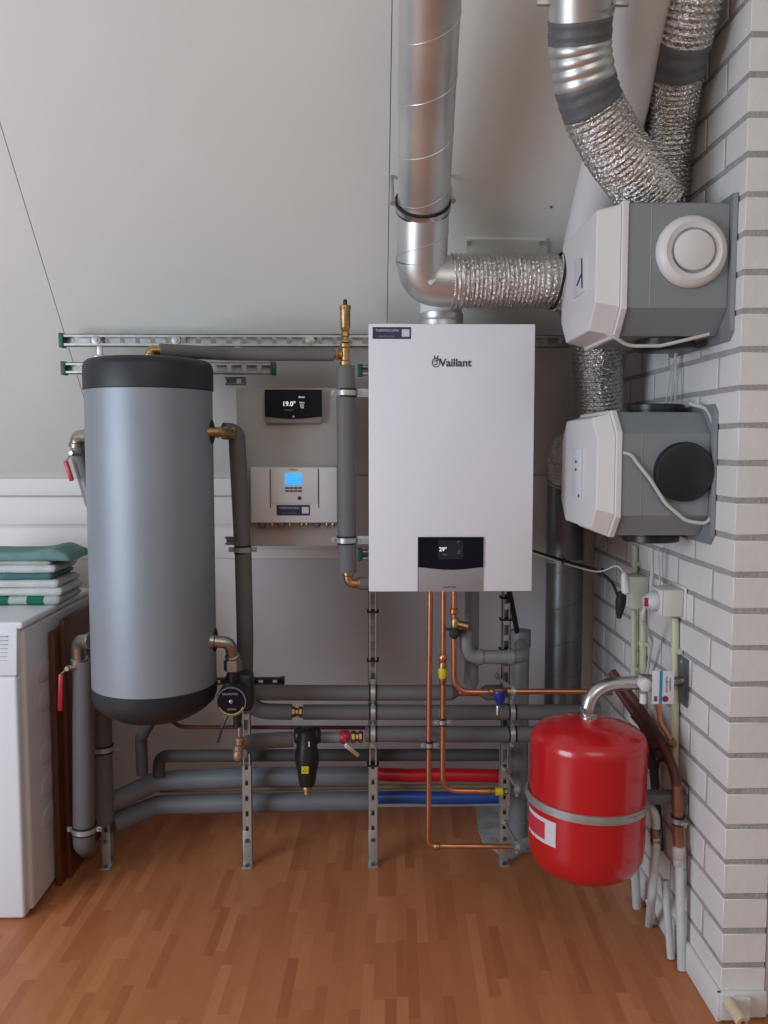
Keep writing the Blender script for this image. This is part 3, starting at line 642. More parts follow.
MB().bar(q + V((-.026, -.01, -.018)), q + V((.03, -.012, -.026)), .008, .006, (0, -1, 0), .001).build('lever', 'rubber', t)
# blue mixing valve and right-hand copper pipe
t = thing('mixing_valve', 'small dark blue valve with silver outlet on the level copper pipe', 'valve', P(499, 705, YC - .01), 'ball valves in the pipework')
q = P(499, 691.5, YC)
MB().lathe(q + V((-.030, 0, 0)), (1, 0, 0), [(.009, 0), (.0125, .002), (.0125, .010), (.009, .013), (.013, .018), (.014, .042), (.009, .050), (.012, .054), (.012, .064), (.008, .066)], 12).build('body', 'brass', t)
MB().lathe(q + V((.000, -.006, .006)), (.05, -.1, -1), [(.020, 0), (.0215, .004), (.0185, .016), (.012, .038), (.008, .042)], 18).build('blue_cone', 'bluep', t)
MB().lathe(P(498, 709, YC - .008), (0, 0, -1), [(.006, -.01), (.0075, 0), (.0075, .016), (.005, .018)], 12).build('outlet', 'chrome', t)
t = thing('copper_pipe', 'reddish copper pipe running level right from the blue valve to behind the vessel elbow', 'pipe', P(550, 692, YC), 'copper pipes')
cop([P(510, 691.5, YC), P(585, 691.5, YC), P(612, 693, YC)], .0082).build('pipe', 'copper', t)
# swivel arms of the clamps on the right post
for i, (x0, y0, x1, y1, w_) in enumerate(((497, 676, 513, 690, 'beside the blue valve'), (505, 770, 517, 788, 'beside the yellow gas fitting'), (505, 823, 517, 845, 'at the end of the lowest copper pipe'))):
    a, b = P(x0, y0, FY - .006), P(x1, y1, YC - .002)
    t = thing('pipe_support', 'silver threaded support arm with clamp ' + w_, 'pipe support', b, 'support arms on the right post')
    m = MB().cyl(a, b, .0052, 10); m.hex(a + V((0, .008, 0)), a + V((0, -.008, 0)), .009); m.build('arm', 'zinc', t)
    c = MB().band(b + V((0, 0, -.004)), (1, 0, 0), .0085, .0125, .013, 20); c.hex(b + V((0, 0, .012)), b + V((0, 0, -.026)), .005); c.build('clamp', 'zinc', t)
q = P(496, 791.5, YC); t = thing('gas_fitting', 'yellow capped fitting at the right end of the middle copper pipe', 'valve', q, 'ball valves in the pipework')
MB().lathe(q + V((-.003, 0, 0)), (1, 0, 0), [(.009, 0), (.012, .002), (.012, .022), (.010, .024)], 12).build('body', 'yellow', t)
MB().lathe(q + V((.022, 0, 0)), (1, 0, 0), [(.008, 0), (.010, .002), (.010, .012), (.008, .014)], 8).build('nut', 'nickel', t)
# grey waste pipework
YW = 2.49
t = thing('waste_pipe', 'grey plastic pipe dropping straight from the boiler with a tapered lower end', 'pipe', P(472, 690, YW), 'grey waste pipes')
q = P(472, 592, YW); ztp = bz_ + .005; zl = P(472, 678, YW).z
MB().lathe((q.x, YW, zl), (0, 0, 1), [(.013, -.035), (.0225, -.012), (.0225, 0), (.0215, .001), (.0215, ztp - zl)], 24).build('pipe', 'pvc', t)
YU = 2.44
t = thing('waste_trap', 'grey plastic U-shaped trap pipe below the right half of the boiler', 'pipe', P(495, 665, YU), 'grey waste pipes')
MB().tube([P(466.5, 630, YU), P(466.5, 657, YU), P(524, 657, YU), P(521, 645, YU + .10)], .0205, R=.045, seg=20).build('pipe', 'pvc', t)
MB().lathe(P(477, 657, YU), (1, 0, 0), [(.021, 0), (.0235, .001), (.0235, .016), (.021, .017)], 20).build('socket_ring', 'pvc', t)
MB().lathe(P(508, 657, YU), (1, 0, 0), [(.021, 0), (.0235, .001), (.0235, .016), (.021, .017)], 20).build('socket_ring', 'pvc', t)
YV = 2.80
t = thing('waste_pipe', 'grey plastic standpipe rising from the concrete patch behind the steel post', 'pipe', P(519, 815, YV), 'grey waste pipes')
q = P(519, 700, YV); z0 = .0025; z1 = P(519, 630, YV).z
MB().lathe((q.x + .003, YV, z0), (0, 0, 1), [(.033, 0), (.033, .05), (.0295, .054), (.0295, z1 - .06 - z0), (.034, z1 - .056 - z0), (.034, z1 - z0)], 24).build('pipe', 'pvc', t)
MB().sweep([P(509, 590, 2.56), P(511, 600, 2.60), P(514, 615, 2.68), P(517, 632, 2.78)], .009, 10).build('drain_hose', 'rubber', t)

# ================================================================ VENTILATION DUCTS
def spiral(path, r, matl, parent, name, pitch=.11, seg=28):
    m = MB().sweep(path, r, seg)
    # helical seam
    pth, L = resample(path, .01); pts = []; u = None
    for i, p in enumerate(pth):
        t_ = (pth[min(i + 1, len(pth) - 1)] - pth[max(i - 1, 0)]).normalized()
        u = perp(t_) if u is None else (u - t_ * u.dot(t_)).normalized(); w = t_.cross(u)
        for s in range(4):
            pp = p if i == len(pth) - 1 else p.lerp(pth[i + 1], s / 4); d_ = (i + s / 4) * L / (len(pth) - 1); an = 2 * PI * d_ / pitch
            pts.append(pp + (u * math.cos(an) + w * math.sin(an)) * (r + .0004))
            if i == len(pth) - 1: break
    o = m.build(name, matl, parent); MB().sweep(pts, .0011, 6).build('seam', matl, o); return o
def flex(path, r, parent, name='flexible_duct', per=.0115, amp=.0028, seg=40, jit=.0011, matl='foil', r1=None):
    pth, L = resample(path, per / 5)
    rf = lambda d: (r + ((r1 or r) - r) * d / L) + amp * math.sin(2 * PI * d / per)
    return MB().sweep(pth, rf, seg, jit=jit).build(name, matl, parent, smooth=80)
DR = .0655
t = thing('ventilation_duct', 'long galvanised spiral duct coming down the slope and bending right above the boiler', 'duct', P(424, 280, 2.2), 'ventilation ducts')
e0, e1 = P(432, -60, 1.76), P(423.5, 205, 2.205)
dv = (e1 - e0).normalized()
e2 = P(421.5, 281, 2.275); e3 = P(462, 281.5, 2.275)
duct = [e0, e1, e2, e3]
pth = fillet([e0, e1, e2 + V((0, 0, .0)), e3], .13, 14)
cut = [i for i, p in enumerate(pth) if p.z < P(424, 228, 2.23).z][0]
spiral(pth[:cut + 1], DR, 'steel', t, 'spiral_duct', .13)
MB().sweep(pth[cut:], DR + .0012, 30).build('elbow', 'steel', t)
sr = MB().band(pth[cut], dv, DR + .001, DR + .004, .006, 36); sr.build('elbow_rim', 'steel', t)
c = P(422.8, 204, 2.20)
cl = MB().band(c, dv, DR, DR + .006, .013, 40).build('duct_clamp', 'chrome', t)
for sg in (-1, 1): MB().band(c + dv * sg * .0095, dv, DR, DR + .0052, .005, 40).build('rubber_liner', 'rubber', cl)
for px, py in ((393, 201), (452, 199)):
    q = P(px, py, 2.20); MB().cyl(q, q + (-nS) * .17, .004, 8).hex(q, q + nS * .012, .009).build('clamp_rod', 'zinc', t)
q = P(407, 278, 2.2); st = MB().bar(P(429, 284, 2.2085), P(437, 275, 2.2085), .012, .001, (0, -1, 0)).build('sticker', 'paper', t)
t = thing('flexible_duct', 'crinkled foil hose joining the spiral duct elbow and diving behind the upper fan box', 'duct', P(500, 281, 2.275), 'ventilation ducts')
fa = fillet([P(450, 281, 2.275), P(548, 281, 2.30), P(578, 290, 2.385), P(597, 335, 2.42), P(598, 370, 2.45), P(600, 440, 2.50)], .10, 10)
flex(fa, .0685, t, 'foil_hose')
ax = V((1, .05, -.15)).normalized(); MB().band(P(557, 281, 2.288), ax, .071, .0745, .007, 36).build('strap', 'rubber', t)
# second spiral duct against the back wall
t = thing('ventilation_duct', 'dull grey spiral duct standing in the corner behind the lower fan box', 'duct', P(565, 820, 2.88), 'ventilation ducts')
q = P(566, 480, 2.885); spiral([V((q.x, 2.885, .003)), V((q.x, 2.885, q.z))], .0625, 'darksteel', t, 'spiral_duct', .125)
m = MB().band((q.x, 2.885, P(565, 560, 2.885).z), (0, 0, 1), .063, .066, .012, 32); m.hex(V((q.x - .03, 2.81, P(565, 556, 2.885).z)), V((q.x - .03, 2.82, P(565, 556, 2.885).z)), .008); m.build('duct_clamp', 'zinc', t)
t = thing('flexible_duct', 'short bent foil hose left of the lower fan box, on top of the corner duct', 'duct', P(566, 470, 2.88), 'ventilation ducts')
flex(fillet([V((q.x, 2.88, q.z - .002)), P(566, 462, 2.85), P(569, 450, 2.74), P(590, 446, 2.50), P(610, 452, 2.44)], .07, 10), .060, t, 'foil_hose', matl='foil')
# smooth white pipe on the slope
t = thing('vent_pipe', 'smooth white pipe running up the sloping ceiling behind the foil hoses', 'pipe', PR(598, 200, .07), 'ventilation ducts')
a = PR(657, -40, .068); b = PR(598, 202, .068); dd = (b - a).normalized(); b2 = b + dd * .28
MB().cyl(a - dd * .1, b2, .0645, 36).build('pipe', 'plast', t)
# flexible duct 1 into the top of the upper unit
t = thing('flexible_duct', 'thick foil hose with grey taped joints bending down into the upper fan box', 'duct', P(650, 200, 2.02), 'ventilation ducts')
cp = [P(582, -60, 1.76), P(579.5, 50, 1.86), P(588, 100, 1.90), P(615, 150, 1.96), P(645, 188, 2.03), P(655, 205, 2.05)]
full = fillet(cp, .25, 10); full, L = resample(full, .003)
def cutpath(y0, y1):
    out = []
    for p in full:
        d = p - EYE; sy = 512 - F_PX * d.dot(UP) / d.dot(FW)
        if y0 <= sy <= y1: out.append(p)
    return out
MB().sweep(cutpath(-80, 19), .064, 32).build('spiral_duct', 'steel', t)
MB().sweep(cutpath(17, 42), lambda d: .066 + .0008 * math.sin(d * 300), 32, jit=.0006).build('tape', 'tape', t)
MB().sweep(cutpath(41, 83), lambda d: .063 + .0035 * abs(math.sin(PI * d / .0215)), 36).build('ribbed_elbow', 'steel', t)
MB().sweep(cutpath(82, 107), lambda d: .0665 + .0008 * math.sin(d * 300), 32, jit=.0008).build('tape', 'tape', t)
flex(cutpath(106, 400), .066, t, 'foil_hose', per=.012, amp=.0035, r1=.070)
c1_ = P(582, 3, 1.82); MB().band(c1_, V((0, 1, -1)), .065, .068, .016, 36).box((c1_.x + .062, c1_.y - .01, c1_.z - .008), (c1_.x + .095, c1_.y + .0, c1_.z + .008), .001).box((c1_.x - .095, c1_.y - .01, c1_.z - .008), (c1_.x - .062, c1_.y + .0, c1_.z + .008), .001).build('duct_clamp', 'zinc', t)
t = thing('flexible_duct', 'foil hose with a grey taped joint against the brick wall, behind the thick hose', 'duct', P(668, 190, 2.15), 'ventilation ducts')
cp = [P(706, -60, 1.88), P(692, 10, 1.94), P(680, 60, 2.02), P(673, 110, 2.11), P(668, 160, 2.17), P(665, 210, 2.21)]
full, L = resample(fillet(cp, .25, 10), .003)
flex(cutpath(-90, 40), .058, t, 'foil_hose', per=.013, amp=.004)
MB().sweep(cutpath(38, 72), lambda d: .060 + .001 * math.sin(d * 200), 32, jit=.0006).build('tape', 'tape', t)
flex(cutpath(70, 400), .056, t, 'foil_hose', per=.012, amp=.003)
# white batten with two screws on the slope
a, b = PR(464, 236, .0), PR(545, 252, .0)
t = thing('mounting_strip', 'white strip with two screws fixed to the sloping ceiling above the foil hose', 'strip', PR(505, 252, .01))
MB().prism([PR(466, 237), PR(546, 238), PR(549, 300), PR(466, 300)], nS * .012).build('board', 'plaster', t)
for px in (469, 541): MB().hex(PR(px, 243, .012), PR(px, 243, .022), .007).build('screw', 'nickel', t)
for px, py in ((551, 207), (567, 240)): tag(MB().hex(PR(px, py, 0), PR(px, py, .006), .003).build('screw', 'ink'), 'tiny dark screw in the sloping ceiling, ' + ('above the white strip' if py < 230 else 'beside the upper fan box'), 'screw')

# ================================================================ FAN UNITS
def oct_sec(X, Y0, Y1, z0, z1, c, inset=0., topc=True):
    Y0 += inset; Y1 -= inset; z0 += inset; z1 -= inset
    pts = [V((X, Y0, z0 + c)), V((X, Y0 + c, z0)), V((X, Y1 - c, z0)), V((X, Y1, z0 + c))]
    pts += [V((X, Y1, z1 - c)), V((X, Y1 - c, z1)), V((X, Y0 + c, z1)), V((X, Y0, z1 - c))] if topc else [V((X, Y1, z1 - .004)), V((X, Y1 - .004, z1)), V((X, Y0 + .004, z1)), V((X, Y0, z1 - .004))]
    return pts
def loft(m, secs):
    rings = [[m.bm.verts.new(p) for p in s] for s in secs]; m.skin(rings); return m
def unit(label, Y0, Y1, z0, z1, xf, xr, c, topc):
    t = thing('fan_box', label, 'ventilation unit', ((xf + WX) / 2, (Y0 + Y1) / 2, z0), 'ventilation boxes on the brick wall')
    loft(MB(), [oct_sec(xr + .003, Y0, Y1, z0, z1, c, 0, topc), oct_sec(WX - .012, Y0, Y1, z0, z1, c, 0, topc)]).build('housing', 'hous', t, smooth=20)
    m = loft(MB(), [oct_sec(xf, Y0, Y1, z0, z1, c, .016, topc), oct_sec(xf + .002, Y0, Y1, z0, z1, c, .0135, topc), oct_sec(xr - .014, Y0, Y1, z0, z1, c, .003, topc)])
    loft(m, [oct_sec(xr - .013, Y0, Y1, z0, z1, c, -.001, topc), oct_sec(xr - .011, Y0, Y1, z0, z1, c, -.004, topc), oct_sec(xr, Y0, Y1, z0, z1, c, -.004, topc), oct_sec(xr + .002, Y0, Y1, z0, z1, c, -.002, topc)])
    m.build('cover', 'plast', t, smooth=20)
    w = loft(MB(), [oct_sec(WX - .011, Y0, Y1, z0, z1, .02, -.016, topc), oct_sec(WX - .0015, Y0, Y1, z0, z1, .02, -.018, topc)])
    w.build('wall_plate', 'hous', t, smooth=20)
    rb = MB(); xm = xr + (WX - xr) * .22
    rb.box((xm - .001, Y0 - .001, z0 + c), (xm + .001, Y0 + .004, z1 - (c if topc else .01)))
    rb.build('rib', 'silver', t)
    return t
# upper
uz1 = P(650, 201, 1.905).z; uz0 = P(650, 335, 1.95).z; UY0, UY1 = 1.912, 2.28
t = unit('upper grey and white fan box with a round white vent valve on its side', UY0, UY1, uz0, uz1, PX(603, 250, 10).x * 0 + .505, .570, .055, False)
q = P(696, 249, UY0 - .03); vz = q.z; vx = q.x
va_ = MB().lathe((vx, UY0 - .0005, vz), (0, -1, 0), [(.079, 0), (.0785, .006), (.074, .016), (.062, .022), (.050, .018), (.047, .008)], 48).build('vent_valve', 'plast', t)
MB().lathe((vx, UY0 - .006, vz), (0, -1, 0), [(.030, 0), (.043, .008), (.0445, .014), (.043, .020), (.036, .0225)], 40).build('valve_disc', 'plast', va_)
MB().lathe((vx - .01, 2.04, uz0 - .001), (0, 0, -1), [(.068, 0), (.068, .008), (.072, .009), (.072, .022), (.069, .024)], 36).build('port_cap', 'black', t)
MB().tube([P(606, 333, UY0 + .02), P(616, 338, UY0 + .015), P(628, 346, UY0 + .03), P(660, 346, UY0 + .03), P(690, 339, UY0 + .02), P(709, 334, UY0 + .02)], .0040, R=.06, seg=8).build('cable', 'cable', t)
m = MB(); m.box((.502, UY0 + .10, uz0 + .11), (.5078, UY0 + .21, uz0 + .20), .001); lab = m.build('instruction_label', 'paper', t)
m = MB(); m.sweep([(.5005, UY0 + .12, uz0 + .12), (.5005, UY0 + .128, uz0 + .19)], .0018, 6); m.sweep([(.5005, UY0 + .125, uz0 + .155), (.5005, UY0 + .17, uz0 + .135)], .0018, 6); m.build('print', 'ink', lab)
# lower
lz0, lz1 = 1.107, 1.403; LY0, LY1 = 1.985, 2.38
t = unit('lower grey and white fan box with a round black cap on its side', LY0, LY1, lz0, lz1, .535, .588, .052, True)
q = P(686, 472, LY0 - .02); MB().lathe((q.x, LY0 - .0005, q.z), (0, -1, 0), [(.070, 0), (.070, .014), (.066, .019), (.060, .020)], 44).build('port_cap', 'black', t)
xc_ = P(657, 400, 2.13).x
MB().lathe((xc_, 2.14, lz1 + .001), (0, 0, 1), [(.066, 0), (.066, .006), (.070, .007), (.070, .020), (.066, .022)], 36).build('port_cap', 'black', t)
MB().lathe((xc_ - .005, 2.14, lz0 - .001), (0, 0, -1), [(.068, 0), (.068, .006), (.070, .007), (.070, .022), (.066, .024)], 36).build('port_cap', 'black', t)
y_ = LY0 - .006
MB().tube([(.592, y_ + .004, lz0 + .20), (.61, y_, lz0 + .195), P(638, 464, y_), P(650, 479, y_ - .004), P(666, 504, y_ - .004), P(686, 521, y_ - .004), P(706, 524, y_ - .003), P(714, 514, y_), P(716, 445, y_), P(713, 420, y_), P(706, 408, 2.02), P(690, 404, 2.06)], .0042, R=.05, seg=8).build('cable', 'cable', t)
m = MB(); m.box((.529, LY0 + .15, lz0 + .085), (.5348, LY0 + .23, lz0 + .21), .001); lab = m.build('instruction_label', 'paper', t)
m = MB()
for dy, dz in ((.19, .175), (.19, .155), (.155, .09)): m.hex((.5265, LY0 + dy, lz0 + dz), (.529, LY0 + dy, lz0 + dz), .004)
m.build('screw', 'ink', lab)
tw = thing('wiring', 'thin white wires looping on the brick wall between the two fan boxes', 'cable', PX(668, 380, .79))
for a_, b_, c_ in (((676, 350), (670, 378), (666, 402)), ((677, 352), (672, 380), (671, 402)), ((675, 350), (676, 378), (675, 402))):
    MB().sweep(fillet([PX(*a_, .785), PX(*b_, .79), PX(*c_, .785)], .1), .0022, 6).build('wire', 'cable', tw)

# ================================================================ SOCKETS, CONDUITS ON THE BRICK WALL
def wallx(px, py, X=WX): return PX(px, py, X)
# junction box
def wbox(x0, x1, y0, y1, depth, name, label, matl='cream'):
    """box on the brick wall; near face spans px x0..x1"""
    Y = PX(x1, (y0 + y1) / 2, WX).y; X0 = P(x0, y0, Y).x; za, zb_ = P((x0 + x1) / 2, y0, Y).z, P((x0 + x1) / 2, y1, Y).z
    t = thing(name, label, 'socket', (WX - .02, Y + depth / 2, zb_)); 
    return t, X0, Y, za, zb_
t, X0, Y, za, zb_ = wbox(630, 649, 577, 609, .08, 'junction_box', 'cream junction box on the brick wall, fed by the black and white cables')
MB().box((X0, Y, zb_), (WX - .0005, Y + .075, za), .004).build('housing', 'cream', t)
MB().box((X0 - .004, Y + .004, zb_ + .004), (X0 - .0005, Y + .071, za - .004), .002).build('lid', 'plast', t)
jb = (X0, Y, za, zb_)
t, X0, Y, za, zb_ = wbox(664, 686, 590, 617, .08, 'wall_socket', 'white surface socket on the brick wall with a round plug in it')
MB().box((X0, Y, zb_), (WX - .006, Y + .08, za), .004).build('housing', 'cream', t)
MB().box((WX - .0055, Y - .008, zb_ - .008), (WX - .0005, Y + .088, za + .008), .002).build('back_plate', 'plast', t)
MB().box((X0 - .005, Y + .003, zb_ + .002), (X0 - .0005, Y + .077, za - .002), .002).build('socket_face', 'plast', t)
pc_ = V((X0 - .006, Y + .04, (za + zb_) / 2)); t = thing('plug', 'translucent round mains plug with a red switch, stuck in the white socket', 'plug', pc_ + V((-.02, 0, 0)))
MB().lathe(pc_, (-1, 0, 0), [(.026, 0), (.027, .004), (.024, .018), (.017, .026), (.012, .034)], 24).build('body', 'pipew', t)
MB().box(pc_ + V((-.034, -.018, -.012)), pc_ + V((-.026, -.008, .010)), .001).build('switch', 'redp', t)
MB().tube([pc_ + V((-.028, 0, -.010)), pc_ + V((-.036, .0, -.045)), PX(652, 640, .77), PX(648, 668, .785), PX(645, 690, .79)], .0045, R=.03, seg=8).build('cord', 'cable', t)
def cond(px0, y0, px1, y1, r, label, X=None, matl='conduit', clips=(), kink=None, name='conduit', cat='conduit', grp='cream conduits on the brick wall', end_floor=False):
    X = X if X is not None else WX - r - .002
    a, b = PX(px0, y0, X), PX(px1, y1, X)
    t = thing(name, label, cat, b, grp)
    pts = [a, V((X, (a.y + b.y) / 2, (a.z + b.z) / 2)), b]
    MB().tube(pts, r, seg=14).build('tube', matl, t)
    for cy_ in clips:
        f_ = (cy_ - y0) / (y1 - y0); c = a.lerp(b, f_)
        m = MB().band(c, (0, 0, 1), r - .0005, r + .003, .014, 16); m.box((X, c.y - r - .016, c.z - .006), (WX - .0003, c.y - r + .002, c.z + .006), .001); m.hex((X - .002, c.y - r - .010, c.z), (WX - .003, c.y - r - .010, c.z), .003); m.build('clip', matl, t)
    return t
cond(635, 546, 635, 576, .0095, 'cream conduit rising from the junction box to the lower fan box', clips=(563,))
cond(634, 610, 634, 700, .0095, 'cream conduit below the junction box, left of the pair', X=WX - .020, clips=(668,))
cond(643, 610, 643, 712, .0105, 'cream conduit below the junction box, right of the pair', X=WX - .012, clips=(643,))
cond(675, 618, 675, 775, .0100, 'long cream conduit dropping from the white socket', clips=(650,))
t = thing('cable', 'white cables dropping from the lower fan box beside the junction box', 'cable', PX(652, 560, .79))
MB().sweep([PX(652, 548, .755), PX(652, 575, .757), PX(651, 598, .762)], .005, 8).build('lead', 'cable', t); MB().sweep(fillet([PX(658, 548, .79), PX(659, 565, .795), PX(660, 585, .795)], .05), .0024, 6).build('wire', 'cable', t)
# cables from the boiler
X0, Y, za, zb_ = jb; cd = V((X0 - .012, Y + .03, za - .05))
t = thing('power_cable', 'black cable sagging from the boiler to a black plug beside the junction box', 'cable', P(600, 568, 2.35))
MB().sweep(fillet([P(530, 550, 2.42), P(565, 561, 2.44), P(598, 570, 2.42), P(613, 582, 2.38), P(620, 603, 2.35)], .12), .0040, 8).build('cord', 'rubber', t)
MB().lathe(P(622, 592, 2.34), V((-.1, 0, -1)), [(.008, -.002), (.013, .006), (.015, .03), (.011, .055), (.006, .075)], 14).build('plug', 'rubber', t)
t = thing('power_cable', 'thin white cable from the boiler to a white plug on the junction box', 'cable', P(600, 572, 2.36))
MB().sweep(fillet([P(530, 552, 2.42), P(565, 564, 2.435), P(600, 573, 2.40), P(616, 565, 2.37), P(623, 570, 2.35), P(625, 580, 2.34)], .1), .0028, 8).build('cord', 'cable', t)
MB().lathe(P(624, 573, 2.335), V((.12, 0, -1)), [(.005, -.002), (.009, .006), (.012, .03), (.013, .055), (.008, .060)], 12).build('plug', 'plast', t)
for px, py in ((563, 561), (602, 571)): MB().band(P(px, py, 2.43), (1, 0, -.3), .006, .009, .005, 12).build('cable_tie', 'rubber', t)

# ================================================================ EXPANSION VESSEL
VC = P(586.0, 790, 2.10); VC = V((VC.x, 2.10, 0)); VR = .146; z0, z1 = .232, .640
t = thing('expansion_vessel', 'red round-shouldered expansion vessel held by a silver strap below the fan boxes', 'expansion vessel', (VC.x, VC.y, z0))
H = z1 - z0
prof = [(.02, 0), (.07, .004), (.105, .014), (.130, .032), (.143, .058), (VR, .09), (VR, H * .45), (VR, H - .068), (.1445, H - .055), (.139, H - .043), (.127, H - .033), (.10, H - .021), (.06, H - .009), (.02, H - .003)]
tm = Matrix.Identity(3)
MB().lathe((VC.x, VC.y, z0), (.012, 0, 1), prof, 64).build('shell', 'red', t, smooth=60)
st = MB(); cst = V((VC.x, VC.y, .432)); st.band(cst, (.04, 0, 1), VR + .0005, VR + .006, .020, 64); st.band(cst, (.04, 0, 1), VR + .004, VR + .0085, .007, 64); st.build('clamp_band', 'zinc', t)
MB().box((VC.x + VR + .004, VC.y - .02, .415), (WX - .002, VC.y + .02, .440), .002).build('band_bracket', 'tape', t)
# curved label on the shell
def arc_label(a0, a1, zl, zh, matl, name, parent, off):
    m = MB(); n = 12; pts = []
    for i in range(n + 1):
        an = math.radians(a0 + (a1 - a0) * i / n); d_ = V((math.cos(an), math.sin(an), 0)); pts.append(d_)
    lo = [m.bm.verts.new(VC + V((.002, 0, 0)) + d * (VR + off) + V((0, 0, zl))) for d in pts]; hi = [m.bm.verts.new(VC + V((.002, 0, 0)) + d * (VR + off) + V((0, 0, zh))) for d in pts]
    lo2 = [m.bm.verts.new(VC + V((.002, 0, 0)) + d * (VR - .002) + V((0, 0, zl))) for d in pts]; hi2 = [m.bm.verts.new(VC + V((.002, 0, 0)) + d * (VR - .002) + V((0, 0, zh))) for d in pts]
    for i in range(n):
        m.bm.faces.new((lo[i], lo[i + 1], hi[i + 1], hi[i])); m.bm.faces.new((lo2[i], hi2[i], hi2[i + 1], lo2[i + 1])); m.bm.faces.new((lo[i], lo2[i], lo2[i + 1], lo[i + 1])); m.bm.faces.new((hi[i], hi[i + 1], hi2[i + 1], hi2[i]))
    m.bm.faces.new((lo[0], hi[0], hi2[0], lo2[0])); m.bm.faces.new((lo[n], lo2[n], hi2[n], hi[n]))
    return m.build(name, matl, parent)
lb = arc_label(180, 226, .346, .408, 'paper', 'rating_label', t, .0006); lb['label'] = 'white and red rating label'
arc_label(181, 213, .355, .398, 'pinkp', 'red_field', lb, .0012)
MB().lathe((VC.x + .003, VC.y, z1 - .004), (0, 0, 1), [(.022, 0), (.022, .006), (.016, .008)], 24).build('neck', 'chrome', t)
# silver elbow hose from vessel to wall
ea = V((VC.x, VC.y, z1 + .003)); hz = P(620, 684, 2.12).z
hpth = fillet([ea, V((VC.x + .004, VC.y, hz - .02)), V((VC.x + .065, VC.y + .005, hz)), P(652, 682, 2.13)], .085, 12)
t = thing('vessel_connection', 'silver curved pipe linking the top of the red vessel to the wall bracket', 'pipe', ea)
q = P(655, 682, 2.13); hpth = fillet([ea, V((VC.x - .002, VC.y, q.z - .002)), V((q.x, 2.13, q.z))], .10, 16)
c0_ = V((ea.x - .002, 2.10, q.z + .002)); c2_ = V((P(622, 680, 2.12).x, 2.12, q.z))
bz3 = [ea.lerp(c0_, k / 20).lerp(c0_.lerp(c2_, k / 20), k / 20) for k in range(21)] + [V((q.x, 2.13, q.z))]
hp2, L = resample(bz3, .002)
MB().sweep(hp2, .0175, 24).build('curved_pipe', 'chrome', t)
MB().lathe(ea + V((0, 0, .004)), (0, 0, 1), [(.016, 0), (.0195, .003), (.0195, .014), (.017, .018)], 6).build('nut', 'nickel', t)
t = thing('shutoff_valve', 'white capped shutoff valve beside the tag at the end of the vessel pipe', 'valve', P(645, 690, 2.11), 'ball valves in the pipework')
q = P(645, 687, 2.09); MB().lathe(q + V((0, .04, .006)), (0, -1, 0), [(.014, 0), (.014, .03), (.017, .034), (.016, .048), (.010, .051)], 20).build('cap', 'plast', t)
MB().cyl(q + V((0, .012, -.02)), q + V((0, .012, -.045)), .009).build('drain_spout', 'plast', t)
MB().lathe(P(640, 682, 2.13), (1, 0, 0), [(.017, 0), (.021, .003), (.021, .028), (.017, .032)], 8).build('body', 'nickel', t)
# bracket on wall
Yb_ = PX(684, 680, WX).y
t = thing('wall_bracket', 'dark grey steel bracket plate bolted to the brick wall beside the tag', 'bracket', (WX - .003, Yb_, P(684, 704, Yb_).z))
ya, yb2 = PX(689, 680, WX).y, PX(679.5, 680, WX).y
MB().box((WX - .005, ya, P(684, 704, Yb_).z), (WX - .0005, yb2, P(684, 657, Yb_).z), .001).build('plate', 'tape', t)
qq = P(684, 681, Yb_); MB().tube([(WX - .006, Yb_, qq.z), P(655, 682, 2.13)], .012).build('arm', 'nickel', t)
m = MB(); m.hex((WX - .005, Yb_ - .012, qq.z + .004), (WX - .012, Yb_ - .012, qq.z + .004), .007); m.hex((WX - .005, Yb_, P(684, 662, Yb_).z), (WX - .010, Yb_, P(684, 662, Yb_).z), .005); m.build('bolt', 'zinc', t)
# tag
YG = 2.065; a, b = P(652.5, 671, YG), P(673.5, 704, YG)
t = thing('information_tag', 'white information tag with a blue stripe hanging on the vessel pipe', 'tag', ((a.x + b.x) / 2, YG, b.z))
MB().box((a.x, YG, b.z), (b.x, YG + .0012, a.z), .0004).build('card', 'paper', t)
w = b.x - a.x; MB().box((a.x + w * .33, YG - .0006, b.z), (a.x + w * .47, YG - .0001, a.z)).build('stripe', 'cyan', t)
MB().box((a.x + w * .10, YG - .0006, b.z + .007), (a.x + w * .24, YG - .0001, b.z + .020)).lathe((a.x + w * .62, YG - .0001, b.z + .013), (0, -1, 0), [(.008, 0), (.008, .0005)], 14).build('red_print', 'purple', t)
text('lettering', 'Inspectie\nonderhoud', (a.x + w * .75, YG - .0006, (a.z + b.z) / 2 + .008), .009, 'ink', t, rot=(PI / 2, PI / 2, 0), ext=.0001)
# pipes behind the vessel
t = thing('copper_pipe', 'short copper tail below the information tag ending in a brass cap', 'pipe', PX(672, 745, .78), 'copper pipes')
MB().tube([P(658, 700, 2.12), P(660, 722, 2.12), P(672, 742, 2.12)], .0062, R=.04, seg=12).build('pipe', 'copper', t)
MB().lathe(P(670, 739, 2.12), V((.5, 0, -.9)), [(.007, 0), (.011, .003), (.011, .018), (.008, .022)], 8).build('cap', 'brass', t)
t = thing('copper_pipe', 'thick copper pipe bending down the brick wall behind the red vessel', 'pipe', PX(678, 845, .775), 'copper pipes')
XC = .775
MB().tube([P(612, 672, 2.38) + V((0, .0, 0)), PX(640, 708, .745), PX(662, 742, .76), PX(677, 778, XC), PX(678.5, 846, XC)], .0125, R=.10, seg=16).build('pipe', 'copperd', t)
MB().tube([PX(674.5, 770, XC), PX(677.2, 786, XC), PX(678.5, 848, XC)], .0132, R=.1, seg=16).build('lower_pipe', 'copperm', t)
clamp(t, PX(678, 820, XC), (0, 0, 1), .0135, (.3, -1, 0), w=.012)
